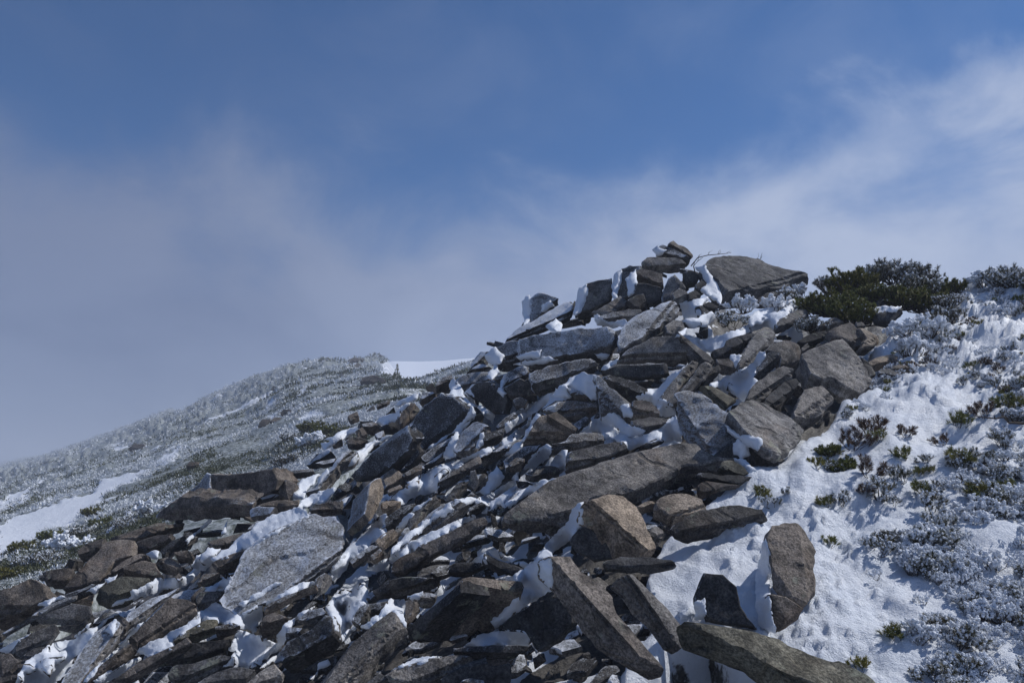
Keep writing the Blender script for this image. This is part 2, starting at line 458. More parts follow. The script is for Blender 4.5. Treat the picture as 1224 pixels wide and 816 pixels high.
# outlines traced in the photograph, turned into solid stones standing on the terrain below:
# crop | face outline | azimuth, elevation of the face, thickness, lift | stone colour (d has shade painted in), rime | label
ROCKS = """A|1120,45 1150,33 1180,58 1215,68 1240,85 1275,120 1250,138 1190,110 1130,75|20,40,12,.02|b,.1|small pointed stone crowning the little cairn at the summit
A|1045,75 1080,60 1130,75 1190,110 1250,138 1230,150 1150,140 1075,132 1045,115|-10,35,14,.02|d,.3|dark tilted slab just beneath the topmost stone of the cairn
A|955,165 990,138 1060,135 1180,142 1228,155 1225,178 1190,193 1000,195 960,182|0,30,14,.02|l,.15|pale rounded flat stone forming the base of the cairn
A|790,250 830,205 880,188 950,183 960,205 915,230 900,300 880,380 830,390 790,380|-15,20,25,.01|g,.35|upright block with thick white rime down its left side
A|915,230 940,208 1010,215 1080,235 1092,305 1060,315 990,300 920,285|5,25,20,.0|b,.15|brown block below the cairn, stacked on a darker one
A|920,295 1000,300 1080,325 1080,400 1000,430 930,380 905,360|5,10,20,.0|d,.2|dark block under the brown block below the cairn
A|590,320 620,295 680,278 770,265 778,330 765,395 700,430 640,460 560,480 565,420|-10,15,25,.0|g,.3|squarish skyline block with a rime wall along its left edge
A|265,385 300,355 345,345 400,372 440,385 410,410 380,430 330,500 300,540 265,535 270,450|-15,20,16,.0|g,.5|leftmost skyline pillar plastered with vertical white rime
A|110,645 200,570 330,500 440,430 500,400 535,428 520,490 430,540 250,600 130,660|-15,42,10,.02|d,.62|long frosted ledge sloping down left from the skyline pillar
A|650,470 740,425 830,373 860,395 915,450 800,470 700,492|5,35,10,.02|g,.2|wedge shaped stone leaning right of the skyline block
A|865,400 920,370 970,360 992,440 940,452 910,440|10,25,12,.02|d,.2|short dark stone behind the wedge on the crest
A|690,490 760,472 880,458 950,457 965,478 860,512 720,512|5,35,8,.05|l,.25|thin pale slab lying across the crest saddle
A|200,640 320,612 500,580 650,568 760,558 790,590 795,640 780,680 720,712 560,735 350,760 260,765 210,740|-8,22,34,.06|g,.55|great rounded frosted slab jutting from the upper left flank
A|0,730 60,690 130,650 215,640 215,700 200,765 120,785 40,760|-15,25,26,.04|g,.5|blunt rimed nose left of the great rounded slab
A|805,650 830,570 870,510 1000,450 1100,405 1155,390 1192,440 1180,480 1090,560 1000,610 930,650 850,690 820,720|-5,42,12,.07|g,.5|speckled white slab slanting up right across the upper pile
A|1095,555 1150,510 1200,520 1222,560 1190,605 1140,612 1105,592|10,40,14,.03|l,.2|smooth rounded boulder right of the speckled slab
A|1075,390 1095,310 1120,260 1160,228 1200,280 1225,320 1200,330 1150,345 1130,390 1085,412|-5,25,16,.01|g,.3|tall triangular stone standing under the cairn
A|1142,360 1185,322 1235,350 1255,382 1220,402 1160,402|15,35,12,.04|l,.2|light angular stone at the foot of the tall triangle
B|222,355 262,335 300,365 290,390 225,392|15,30,10,.03|d,.1|small dark stone between triangle and crest snow
B|262,305 300,275 332,300 325,330 290,345 268,328|0,30,12,.01|d,.1|dark round stone hidden left of the summit slab
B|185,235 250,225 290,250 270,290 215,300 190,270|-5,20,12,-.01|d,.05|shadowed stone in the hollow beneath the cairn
B|296,190 365,143 430,132 510,130 650,150 730,185 830,212 950,235 965,250 870,265 810,325 690,335 560,345 425,357 380,290 340,240|12,46,26,.03|g,.03|huge flat brown grey summit slab with snow on its left edge
B|640,378 740,346 850,335 872,352 800,385 690,420 640,412|10,35,12,.02|d,.05|dark stone tucked under the summit slab
B|305,432 345,405 400,440 380,462 330,457|0,35,8,.03|d,.05|dark wedge in the snow below the summit slab
B|262,442 300,430 348,470 330,492 285,492|5,40,8,.03|d,.1|small stone sunk in snow left of the frosted heather
B|180,525 285,515 300,540 240,552 190,548|5,45,6,.03|d,.1|thin dark stone edge in the snow under the crest
B|752,545 800,505 880,452 930,440 972,480 870,520 800,562 770,562|20,45,12,.03|l,.1|flat pale stone at the left foot of the dwarf pines
E|150,250 232,220 245,190 300,150 400,120 415,140 360,215 320,275 240,295 180,290|-5,30,18,.03|d,.1|dark block at the lower end of the crest snow patch
E|330,300 380,200 430,130 490,108 550,135 540,170 470,240 420,310 360,350 332,340|20,45,14,.08|l,.08|pale oblong boulder standing upright beside the dark block
E|-60,120 0,152 100,230 185,295 150,322 60,290 10,230|20,40,14,.05|g,.1|slab sloping down right under the speckled upper pile
D|955,380 1020,300 1100,210 1170,140 1202,152 1170,230 1080,330 1010,405|-5,38,12,.08|g,.15|first of three leaning parallel slabs, edged with snow
D|1020,402 1110,310 1175,235 1218,152 1262,162 1290,190 1200,300 1100,395 1050,412|0,38,12,.07|g,.1|middle of three leaning parallel slabs
E|70,440 130,360 200,330 226,350 180,400 100,462|5,38,12,.07|d,.1|rightmost of three leaning parallel slabs
E|182,300 260,295 300,320 312,360 240,362 190,332|5,35,12,.03|b,.1|brown block wedged behind the three leaning slabs
E|485,240 530,205 600,187 650,192 712,230 700,300 640,312 580,332 572,262 530,250|10,40,18,.04|g,.15|rough cracked boulder in the middle of the right hand pile
E|410,412 440,360 470,310 500,260 540,250 577,262 560,310 500,370 440,422|-10,35,12,.08|g,.15|narrow upright slab along the edge of the snow gully
E|368,540 395,480 430,440 520,370 600,335 662,360 640,402 560,450 500,520 430,582 380,562|10,42,22,.1|g,.08|left one of a pair of dark twin blocks beside the gully
E|470,572 520,500 600,430 680,408 692,440 640,520 560,592 500,592|10,42,20,.1|d,.06|right one of a pair of dark twin blocks beside the gully
E|650,622 690,550 720,490 780,465 840,455 870,490 903,530 840,632 740,667 660,652|15,42,26,.08|g,.08|angular boulder in the snow below the great triangle
E|710,270 850,200 960,170 1010,200 1050,270 1080,330 1150,450 1080,490 980,470 880,410 830,420 760,390 730,350|10,45,30,.08|l,.08|great triangular pale boulder at the right of the pile
E|870,118 940,95 1010,73 1050,115 1100,170 1060,230 1010,195 960,165 900,150|15,42,20,.02|b,.03|brown humped boulder behind the great triangle
E|1045,102 1110,112 1170,150 1182,180 1150,212 1070,232 1100,170|30,40,18,.02|o,.03|warm tan rounded end of the humped boulder row
E|680,195 740,150 850,115 882,150 800,200 720,217|0,35,14,.03|d,.05|low dark boulder left of the brown hump
E|815,85 900,40 972,80 940,100 860,115 820,112|10,40,14,.01|g,.03|small grey boulder under the dwarf pine
E|1035,75 1070,70 1100,95 1090,108 1045,100|15,40,10,.0|g,.03|little round stone peeking over the brown hump
E|785,225 830,180 890,158 922,185 850,207|10,45,10,.05|g,.08|thin flat stone resting behind the great triangle
E|700,235 740,200 755,225 715,252|10,40,10,.05|g,.1|small square chip between cracked boulder and triangle
E|1075,290 1120,330 1168,388 1130,402 1090,335|25,40,10,.03|g,.05|narrow stone leaning on the right of the triangle
S|258,712 370,690 420,675 457,700 400,742 290,747|15,50,10,.03|o,.03|tan flat stone in the snow right of the triangle
S|415,752 460,742 500,745 552,767 440,782|15,50,6,.03|b,.05|thin dark brown stone poking from the rimed snow
S|335,772 400,765 480,800 440,817 350,802|10,50,6,.03|l,.2|flat snow streaked stone beside the triangle foot
P|871,493 885,480 905,478 935,490 962,511 960,522 948,533 932,548 916,539 893,517|28,50,15,.16|l,.1|big smooth grey slab leaning over the split rimed slab
P|807,468 822,461 840,465 853,478 870,492 878,505 895,525 905,540 885,548 855,545 832,540 818,522 812,500|-22,40,16,.09|l,.46|large split slab whitened by rime with a long crack
E|90,462 140,455 195,470 310,545 265,572 225,610 170,540|15,45,8,.07|m,.05|mossy back corner behind the split rimed slab
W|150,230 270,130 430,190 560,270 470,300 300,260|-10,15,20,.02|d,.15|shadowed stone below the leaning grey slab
D|165,232 300,180 540,128 592,168 560,200 420,240 300,302 220,322 175,280|-5,30,22,.05|g,.42|long rimed block under the great rounded slab
D|0,240 100,190 155,180 167,240 150,262 40,292 0,302|-10,28,16,.03|g,.5|short frosted block left of the long rimed block
D|10,322 110,265 200,300 217,370 120,382 40,372|-5,15,18,.03|b,.2|brown hollow stone under the frosted block
D|65,397 110,375 157,400 140,437 85,432|0,20,12,.03|b,.2|small brown stone hanging beside the icicles
D|162,190 290,155 312,175 170,227|-5,40,8,.03|d,.4|thin frosted sliver between slab and block
D|700,160 720,120 760,80 930,10 1080,10 1130,30 1150,100 1182,125 1000,152 860,160|0,28,20,.08|g,.15|tan edged block resting over dark ledges in the centre
D|610,225 700,180 850,165 1010,175 1017,235 850,267 700,247|0,15,18,.03|d,.25|dark ledge beneath the tan edged block
D|595,250 660,240 780,270 895,330 860,372 800,377 700,332|5,35,14,.05|d,.2|dark slab sloping down right beneath the ledge
D|555,245 600,240 660,320 760,380 790,400 800,490 700,482 640,470 600,460 590,350|-5,30,24,.06|g,.35|crooked boulder with frost streaks in the middle of the scree
D|790,400 850,390 900,405 960,460 967,480 870,492 800,490|5,35,14,.06|b,.1|brown knuckle of stone right of the crooked boulder
D|255,452 330,410 450,390 580,402 582,450 480,492 400,502 300,472|-5,28,16,.06|g,.4|rounded frosty stone left of the crooked boulder
D|240,450 300,370 360,300 450,250 555,240 582,330 560,392 450,385 330,405|-15,38,14,.01|g,.66|snow plastered boulder above the tan pyramid
D|380,312 440,330 540,350 562,382 450,382|0,35,8,.04|b,.3|brown splinter stuck in the plastered snow
D|125,672 180,570 235,470 270,480 330,550 430,592 400,622 300,662|-5,25,20,.07|o,.08|tan pyramid shaped stone with snow along its left edge
D|275,487 330,462 380,500 467,565 440,592 360,562 310,532|15,42,10,.11|o,.05|tan slab leaning on the pyramid stone
D|440,542 510,490 547,515 530,540 470,577|15,42,10,.07|g,.25|small grey stone right of the leaning tan slab
D|790,522 900,498 1022,507 990,562 890,577 800,542|5,48,12,.06|g,.1|flat grey stone beyond the rime ridge
D|385,642 430,590 590,585 632,640 480,682 300,707 300,667|5,42,12,.06|g,.2|broken slab behind the long shadowed block
D|390,722 480,690 560,670 740,640 767,682 700,712 560,762 440,816 385,812|0,32,18,.09|g,.15|long shadowed block above the biggest slab
D|840,672 960,622 987,642 900,687|5,40,8,.05|d,.1|dark tip rising from the snow above the biggest slab
D|0,760 110,690 240,665 190,740 140,780 20,816|0,38,12,.05|g,.3|row of frosty chips left of the snow tongues
D|40,780 90,740 140,755 120,800 60,816|5,40,10,.07|b,.1|small brown cube among frosty chips
L|-10,480 60,420 150,330 240,265 420,215 560,170 600,140 800,80 1030,40 1180,45 1224,80 1300,120 1420,140 1250,165 1100,185 950,250 800,360 760,400 640,350 540,375 490,400 410,510 380,530 250,505 100,500 0,500|3,52,30,.11|g,.16|biggest slab of all, broad grey and flat across the centre
L|495,400 540,372 640,352 740,368 830,430 870,500 885,570 920,635 950,690 890,700 830,722 730,640 610,480 520,440|32,46,32,.19|o,.0|cream and rust coloured boulder in front of the biggest slab
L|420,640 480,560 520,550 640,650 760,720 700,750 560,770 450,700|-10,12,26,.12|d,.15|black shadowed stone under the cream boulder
L|825,432 900,390 962,395 942,430 860,447|10,50,8,.08|o,.0|tan corner stone behind the cream boulder
L|940,365 1010,350 1130,350 1224,390 1242,440 1150,480 1050,505 990,450 930,430|10,55,20,.09|o,.02|flat tan slab with chipped front edge
L|882,602 935,548 1002,592 965,642|20,45,14,.14|l,.05|little pale stone at the foot of the cream boulder
M|415,78 530,38 700,42 850,60 864,95 800,117 640,102 440,102|5,45,16,.17|d,.05|flat dark flaky slab in the snow under the cream boulder
N|295,152 380,90 550,45 690,55 722,100 660,140 560,127 500,182 380,195 310,175|5,40,14,.12|d,.08|dark curved stone with a seam, half sunk in snow
W|75,402 130,372 250,385 330,395 200,430 90,472|0,35,12,.08|b,.05|low brown stone under the end of the biggest slab
W|60,330 120,325 200,340 330,340 402,347 330,392 200,390 90,372|5,50,8,.1|d,.05|flat dark flake over the low brown stone
W|200,300 225,260 270,245 340,280 382,330 330,347 240,332|5,38,12,.11|m,.05|mossy lump at the right tip of the biggest slab
M|60,45 150,25 215,45 280,130 400,210 480,290 500,390 620,530 720,640 800,720 760,715 640,650 470,560 350,400 250,260 130,120|38,44,34,.22|b,.02|long brown plank of rock pointing down right in front
M|490,165 560,150 600,145 660,200 760,300 850,420 900,490 935,560 900,590 840,560 780,470 640,340 560,220|38,42,22,.17|g,.03|dark striped block lying right of the long plank
N|400,462 440,335 520,345 575,400 590,480 625,530 672,575 560,565 450,545 440,470|-5,20,26,.06|d,.22|black stone under the snow hump at the lower middle
N|708,190 735,135 790,125 850,122 890,180 930,230 910,310 915,420 880,465 790,430 730,372|8,42,16,.1|b,.03|brown tombstone shaped slab standing in the snow
N|720,432 790,442 872,492 850,537 770,592 732,562|5,20,18,.07|b,.1|brown footing stone beneath the tombstone slab
N|352,542 420,535 560,560 720,610 900,680 1060,730 1150,780 1210,825 1100,900 900,900 780,790 660,700 540,635 400,590|20,55,40,.2|m,.0|mossy green brown slab in the bottom right foreground
K|640,190 740,168 900,180 1035,195 1048,255 900,258 800,267 690,272 655,255|22,48,90,.18|b,.02|rust topped slab overhanging a black hollow in front
K|345,560 340,480 420,400 500,330 560,260 640,190 655,255 600,330 480,430 400,560|-50,12,50,.19|d,.06|dark slanting flank left of the black hollow
K|-220,812 -100,680 0,575 120,470 240,362 330,470 200,592 110,702 30,818|-8,48,30,.2|g,.06|long pitted beam of rock at the bottom left of centre
K|200,747 330,700 560,650 715,630 742,682 640,742 480,802 380,800 250,790|5,42,24,.22|l,.04|tan topped slab edge at the bottom with snow behind
K|615,600 700,588 850,580 1080,580 1092,612 1000,652 760,662 620,642|0,25,16,.2|d,.1|ledge carrying a smooth pillow of snow
K|850,500 960,420 1100,330 1224,270 1330,300 1330,450 1224,560 1120,612 1060,520 950,495|-35,8,34,.12|d,.1|big shadowed block left of the long plank
K|540,792 700,700 820,650 850,705 970,700 965,812 760,830 560,820|5,15,30,.2|d,.05|dark block at the bottom edge below the snow pillow
K|85,818 130,780 180,745 232,790 225,830 120,840|0,45,20,.24|l,.05|small grey stone at the very bottom left of centre
K|660,802 720,780 810,800 817,835 660,840|0,45,20,.26|l,.1|small speckled stone at the bottom edge of the view
F|440,770 600,690 760,610 960,500 1020,485 1035,545 900,632 760,702 600,800 530,832 450,832|2,24,26,.15|b,.06|long brown edged slab with snow along its top
K|328,312 400,300 422,360 372,410 332,440|5,40,12,.15|b,.1|small brown block beside the top of the pitted beam
K|345,290 410,262 450,255 522,282 490,322 430,332|10,45,12,.15|l,.25|pale snow dusted stone in the dark hollow
K|110,242 200,190 350,175 500,170 542,200 500,252 300,282 150,292|0,25,20,.08|d,.1|dark block under the long brown edged slab
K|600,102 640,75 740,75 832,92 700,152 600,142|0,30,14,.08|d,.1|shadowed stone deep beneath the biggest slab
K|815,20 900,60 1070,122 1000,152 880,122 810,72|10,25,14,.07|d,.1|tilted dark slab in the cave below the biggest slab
K|10,402 60,340 220,310 200,352 130,402 60,442|-5,35,12,.13|d,.3|frosted dark stone left of the pitted beam top
F|315,290 355,262 397,255 407,330 372,430 317,532 280,480 300,390|45,30,42,.08|o,.48|brown faced block with a white frosted left side
F|-80,345 5,270 80,190 180,80 242,90 210,150 120,200 60,280 0,322|-15,42,14,.06|g,.45|grey frosted slab leaning up right above the snow bank
C|190,762 260,690 330,610 440,500 540,448 582,530 560,602 500,652 420,742 330,762 230,802|-40,-2,22,.08|d,.35|long black slab standing on edge with a rimed top
C|560,442 650,330 750,250 830,275 922,360 890,422 800,490 700,572 640,602 590,562 580,500|-35,5,34,.06|d,.32|massive dark boulder with frost on its shoulder
C|475,402 530,310 580,303 622,350 600,392 540,432 500,442|5,35,20,.02|b,.05|brown boulder behind the massive dark boulder
C|525,702 540,610 590,540 632,602 600,652 560,702|-15,15,18,.06|d,.3|narrow dark stone propped under the massive boulder
C|820,592 870,500 960,420 1042,450 1030,502 960,602 850,612|-25,40,12,.07|l,.48|frosted grey slab right of the massive dark boulder
C|1000,502 1140,465 1132,510 1060,552 1010,542|5,40,10,.06|d,.15|thin dark layered stone beside the snow streaks
C|1085,452 1140,400 1200,365 1222,390 1180,442 1100,462|0,40,10,.05|d,.25|dark snowy stone below the icicles
C|895,255 960,190 1060,170 1140,240 1155,300 1130,380 1060,372 980,312|-18,0,26,.04|d,.4|overhanging rounded boulder rimmed with white rime
C|830,172 900,130 1060,110 1042,170 960,202 900,252 870,222|-15,35,16,.02|g,.45|frosted boulder above the hanging ribbons of rime
C|625,302 640,250 700,240 725,262 650,312|-5,35,12,.02|b,.3|brown snowy stone at the crest of the left shoulder
C|715,192 800,140 832,160 780,212 720,217|0,35,12,.01|b,.15|reddish brown stone on the left skyline of the pile
C|630,642 780,530 840,500 862,520 740,622 650,672|-10,42,12,.05|g,.42|upper of two frosted slabs below the massive boulder
C|640,692 760,610 800,580 795,602 700,682|-5,40,10,.06|d,.3|lower of two frosted slabs below the massive boulder
C|1115,242 1160,200 1224,190 1230,260 1180,272 1130,262|-5,30,14,.03|b,.3|brown stone framed by a square of rime
C|905,130 940,95 1000,60 1062,100 1050,122|-15,35,12,.01|g,.5|frosted stone just under the rime nose
C|925,95 955,40 990,0 1042,0 1015,60 950,82|-15,35,12,.01|g,.5|grey skyline stone under the rimed nose
C|170,532 250,515 307,540 240,572 180,562|5,40,10,.03|b,.1|flat brown stone low on the snow among small stones
C|230,482 270,460 302,500 250,522|10,40,8,.02|o,.05|small tan stone behind the flat brown stone
C|265,442 330,420 392,450 340,482 290,472|5,40,10,.01|b,.1|grey brown stone on the left shoulder
C|370,462 420,440 445,460 400,492|0,35,8,.01|d,.05|black stone left of the brown boulder
C|400,412 450,380 472,400 430,442|5,40,8,.0|b,.1|small pale brown stone under the brown boulder
C|345,502 400,480 412,522 370,542|5,40,8,.02|l,.3|snowy grey chip beside the edge slab
C|80,532 140,515 152,552 90,572|5,40,8,.01|l,.3|pale snowy stone on the left shoulder edge
C|355,322 440,295 422,315 360,337|5,45,6,.0|b,.1|brown flake on the snow of the upper shoulder
C|180,392 240,360 252,402 200,422|5,40,8,.0|b,.05|brown stone beside the green shrub patch
G|945,182 1010,125 1082,70 1117,120 1080,142 990,182|-15,30,10,.02|d,.3|dark slab tilted on the shoulder left of the frosted slab
C|-20,682 15,662 110,640 102,672 30,690|0,40,8,.02|g,.3|thin grey stone beside the dark tilted slab
F|385,242 460,190 500,220 542,270 470,292 410,312|20,42,16,.05|o,.3|tan pointed stone with a snowy left face
F|525,232 600,180 637,175 632,230 550,262|10,42,10,.05|b,.1|brown stone next to the tan pointed stone
F|710,242 770,195 802,215 750,252|10,45,8,.06|b,.1|tan chip lying on the long snow streak
F|530,302 620,270 612,302 550,322|5,50,6,.05|o,.1|flat tan stone sunk in the long snow streak
F|420,332 500,300 522,320 430,352|5,50,6,.05|o,.1|tan flake at the lower end of the snow streak
F|385,412 420,392 507,400 480,442 400,462|5,45,10,.07|o,.1|pale tan stone right of the brown faced block
F|730,332 735,270 860,190 900,160 985,115 1002,155 900,222 820,270|5,38,12,.1|b,.12|lit brown slab edge with black gap beneath it
F|985,117 1060,95 1224,10 1224,50 1060,142 1002,155|0,38,12,.07|g,.3|snow topped ledge continuing the lit brown slab
F|770,392 850,290 900,275 907,310 840,382 790,402|-5,38,12,.09|g,.1|leaning grey stone in the gap below the slab edge
F|915,302 930,220 960,210 987,290 950,332|0,20,14,.05|g,.15|upright lit stone inside the black gap
F|895,382 940,340 987,380 930,392|5,40,8,.07|d,.1|small dark triangle in the snow hollow
F|540,532 600,440 690,370 720,360 742,400 660,472 600,542 560,572|-5,35,16,.09|g,.12|dark leaning slab between two snow streaks
F|650,432 700,380 752,390 705,442 680,472|10,40,10,.12|o,.1|tan chip on the dark leaning slab
F|400,502 520,430 592,410 560,472 480,542 410,552|-5,35,14,.09|d,.2|rough dark stone below the pale tan stone
F|920,442 1000,405 1022,420 980,462 930,482|5,40,8,.1|d,.1|dark chip at the upper end of the white wedge
F|600,542 700,450 810,395 922,410 880,452 760,532 660,592|-15,42,14,.11|g,.45|frosted wedge above the long brown edged slab
F|510,652 580,580 612,600 540,662|0,40,8,.13|b,.1|small brown stone at the tip of the frosted wedge
F|350,642 380,600 460,565 492,600 420,662 370,682|10,42,10,.12|o,.08|tan stone half out of the frost bank
F|190,762 330,660 372,670 330,722 210,782|-5,38,10,.13|b,.25|narrow brown slab running down through the frost bank
F|320,732 380,685 407,720 340,762|5,42,10,.14|b,.15|small brown block below the tan stone
F|-20,442 60,410 152,395 142,452 20,482|0,42,12,.08|g,.2|grey slab between snow bank and white crusted block
F|75,382 120,315 172,340 120,372|-5,40,8,.06|d,.05|dark triangular stone on the snow bank
G|358,232 480,245 620,222 740,200 780,270 760,332 640,382 600,432 480,452 380,462|-14,2,55,.06|b,.1|huge dark brown wall like block on the left
G|190,382 290,290 340,228 360,240 372,402 250,397|-35,20,30,.05|g,.45|frosted leaf of stone on the left of the wall block
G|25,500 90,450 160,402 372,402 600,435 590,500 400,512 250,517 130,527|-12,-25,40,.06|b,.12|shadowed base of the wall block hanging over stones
G|770,292 830,265 902,295 870,342 840,382 780,362|5,35,14,.07|b,.1|brown cube right of the wall block
G|630,422 760,395 907,390 900,422 760,442 650,447|10,40,10,.1|o,.0|orange topped thin slab in front of the wall block
G|845,212 980,195 1002,220 860,237|0,40,12,.02|b,.1|flat brown slab with a dark gap under it
G|660,372 720,355 792,355 770,387 680,397|0,40,10,.08|g,.35|thin frosted slab piled on the orange slab
G|755,192 832,200 852,240 770,252|0,35,10,.02|b,.1|small brown block atop the right of the wall
G|600,450 660,430 760,440 720,500 640,520 610,500|-10,30,14,.09|g,.5|frost covered stones under the orange slab
J|320,300 360,230 410,140 470,0 520,-50 650,-120 800,-190 870,-215 1020,-200 1075,-140 1080,-50 1060,30 1000,100 900,190 830,200 740,250 620,310 550,330 500,370 430,400 340,340|-4,50,10,.15|l,.50|broad white frosted slab lying flat on the left scree
G|345,652 420,620 592,585 560,622 480,672 370,672|5,50,10,.11|b,.08|flat brown slab at the left end of the snow bank
G|292,752 340,715 397,720 360,762 310,777|0,40,8,.1|d,.05|dark stone embedded in snow left of the white slab
G|370,772 470,730 572,700 540,762 500,802 400,812|5,40,14,.12|b,.05|brown slab touching the upper left of the white slab
G|588,572 650,515 672,520 610,572|0,45,6,.09|l,.2|thin pale stone sunk in the snow bank
G|960,432 1060,407 1167,390 1160,440 1080,472 980,472|0,40,10,.1|b,.15|long stone above the top right of the white slab
H|660,212 800,170 1000,110 1012,130 880,190 720,217|0,55,8,.03|b,.02|upper flat reddish slab under the far shrubs
H|720,212 900,160 1122,120 1100,152 950,202 820,227|5,50,10,.05|b,.02|lower flat reddish slab with a shaded edge
H|470,292 520,250 640,215 622,260 560,312 480,332|0,40,14,.03|b,.03|brown block left of the flat reddish slabs
H|378,527 480,410 600,290 640,225 700,215 812,220 800,312 700,352 660,402 600,472 480,512|2,42,24,.08|b,.02|large triangular brown slab on the left edge of the scree
H|805,292 830,230 960,200 1042,190 1022,240 900,307|0,25,18,.06|b,.03|shaded brown block under the flat reddish slabs
H|650,442 720,370 860,295 922,330 880,360 770,402 690,442|5,42,14,.1|b,.02|brown stone right of the triangular brown slab
H|745,392 880,350 942,370 992,450 890,452 750,432|5,35,16,.11|b,.03|blocky brown stone above the mossy flat slab
H|250,417 330,400 442,400 420,452 370,497 300,502|0,38,14,.06|b,.02|small brown slab leaning beside a dark plate
H|-40,545 60,520 180,460 222,465 312,555 300,582 200,632 120,682 60,702 -40,750|-2,32,34,.09|o,.03|orange stained boulder at the far left
H|575,557 620,500 720,445 910,460 922,480 800,542 780,577 640,577|8,52,20,.12|m,.03|mossy flat slab over a black gap on the left
H|970,297 1050,230 1122,200 1112,240 1000,332|-10,30,12,.1|d,.1|dark slab standing between snow pockets
H|940,372 1020,325 1112,385 1060,422 980,402|10,40,12,.12|b,.1|angular brown stone in the left snow pocket
H|1055,302 1150,290 1182,320 1162,390 1140,342 1080,352|5,35,12,.12|b,.05|hooked brown stone beside the left snow tongue
H|1065,452 1090,430 1112,455 1080,472|5,40,6,.12|b,.02|tiny brown stone alone on the left snow tongue
H|205,712 340,650 440,610 547,620 552,680 480,742 380,762 340,722|3,36,16,.15|g,.05|layered dark grey block at the left
H|435,602 480,560 562,555 547,607 470,617|5,45,10,.13|o,.02|ochre cap stone on the layered block
H|345,752 480,742 552,690 532,742 440,792 350,777|0,20,16,.14|d,.05|lower layer beneath the layered grey block
H|155,692 330,590 560,500 592,510 430,582 260,682 180,732|-5,35,12,.11|d,.25|long rough dark stone behind the layered block
H|0,802 100,740 300,620 470,560 462,582 300,652 150,742 20,812|-5,45,6,.15|l,.3|thin pale blade of stone running up right at left
I|40,632 150,530 330,450 347,480 300,562 200,602 110,652|3,40,14,.2|g,.06|grey slab below the layered block on the left
I|-20,640 60,630 117,680 60,742 0,772 -30,740|0,40,20,.2|b,.03|rounded brown stone at the lower left margin
I|140,642 200,600 302,590 220,642 160,662|5,45,8,.2|g,.06|small slab in front of the grey slab on the left
I|105,702 180,695 212,715 160,742 110,742|5,45,10,.22|b,.05|little flat stone on the lower left snow
I|235,672 300,655 392,650 340,692 250,707|5,45,8,.22|d,.05|dark sliver emerging from the lower left snow
I|-20,792 80,760 122,770 60,818 -20,840|5,40,14,.24|b,.05|brown stone in the bottom left corner
I|250,722 315,700 292,762|5,45,8,.23|b,.05|tiny triangular stone on the lower left snow
I|370,816 430,720 500,600 580,500 700,415 752,470 730,542 640,652 520,762 470,825|-8,50,8,.22|l,.52|long frosted tongue shaped slab at the lower left
I|770,392 900,310 1100,225 1010,300 880,410 780,475 730,545 752,460|-8,50,6,.16|l,.52|thin frosted slab above the pinkish brown block
I|698,412 740,400 792,450 750,502 742,455|10,45,8,.22|b,.08|brown knob at the head of the frosted tongue
I|788,532 880,440 1040,290 1182,320 1192,370 1040,470 1000,490 870,597|10,46,22,.21|b,.03|pinkish brown block leaning up right at lower left
I|480,820 620,690 780,570 827,600 760,662 600,772 530,826|5,40,14,.24|b,.06|narrow brown beam below the frosted tongue
I|650,822 800,715 920,655 1060,590 1140,545 1160,575 1000,662 860,745 760,822|5,40,14,.24|b,.12|lower snow striped beam running to the bottom edge
J|30,562 60,520 240,430 302,425 290,472 250,492 150,542 50,592|5,48,14,.22|m,.06|greenish flat stone left of the snow hollow
J|285,472 400,440 442,460 400,500 300,522|5,38,12,.22|b,.08|brown stone edge above the snow hollow
J|180,202 220,150 322,140 240,202|5,45,10,.16|b,.1|brown stone left of the big white slab
J|170,292 200,260 332,255 300,322 190,392|0,35,14,.17|g,.12|grey block hugging the lower left of the white slab
J|138,292 210,225 242,240 160,312|5,40,10,.16|b,.08|reddish stone beside the pinkish brown block
J|580,342 830,240 907,213 912,245 800,292 700,342 590,392|3,38,10,.2|b,.06|long thin lit slab under the right of the white slab
J|903,182 960,135 1007,170 960,232 910,242|10,40,16,.19|l,.15|grey pointed stone at the right end of the thin slab
J|555,482 590,400 660,385 752,420 705,457 590,472|5,45,28,.21|b,.02|brown block in the hollow below the thin lit slab
J|690,622 730,560 880,480 960,400 1002,400 1017,500 960,582 820,652 700,702|-15,32,30,.22|d,.4|dark boulder furred with hoarfrost
J|725,472 825,480 792,522 720,552|-10,40,10,.23|g,.3|small frosted stone on the left of the furred boulder
J|785,432 860,370 942,358 972,390 880,452|-10,42,12,.23|g,.45|frosted cap stone behind the furred boulder
J|0,762 30,700 150,690 330,640 412,650 340,702 200,762 60,802|3,45,18,.25|g,.06|flat cracked grey slab near the bottom left
J|185,802 300,740 420,710 537,735 480,792 380,832 200,832|3,45,18,.27|g,.08|rough grey slab at the bottom below the snow hollow
J|470,820 560,740 650,690 702,750 660,822|5,45,20,.27|l,.08|pale stone at the bottom beside the snow chute
J|-10,622 200,560 380,540 342,602 100,692 -10,692|0,28,20,.2|d,.04|black slab in the shade above the flat cracked slab
J|1120,432 1170,350 1230,330 1230,442 1160,460|-5,35,14,.18|d,.3|dark stone breaking through the thick rime bank
S|330,352 380,318 440,332 450,382 340,388|5,30,12,.02|d,.1|small dark ledge in the hollow between the dwarf pines
S|320,432 400,397 490,388 497,420 420,482 340,472|0,20,14,.02|d,.05|black rock in the dark hollow under the dwarf pines"""
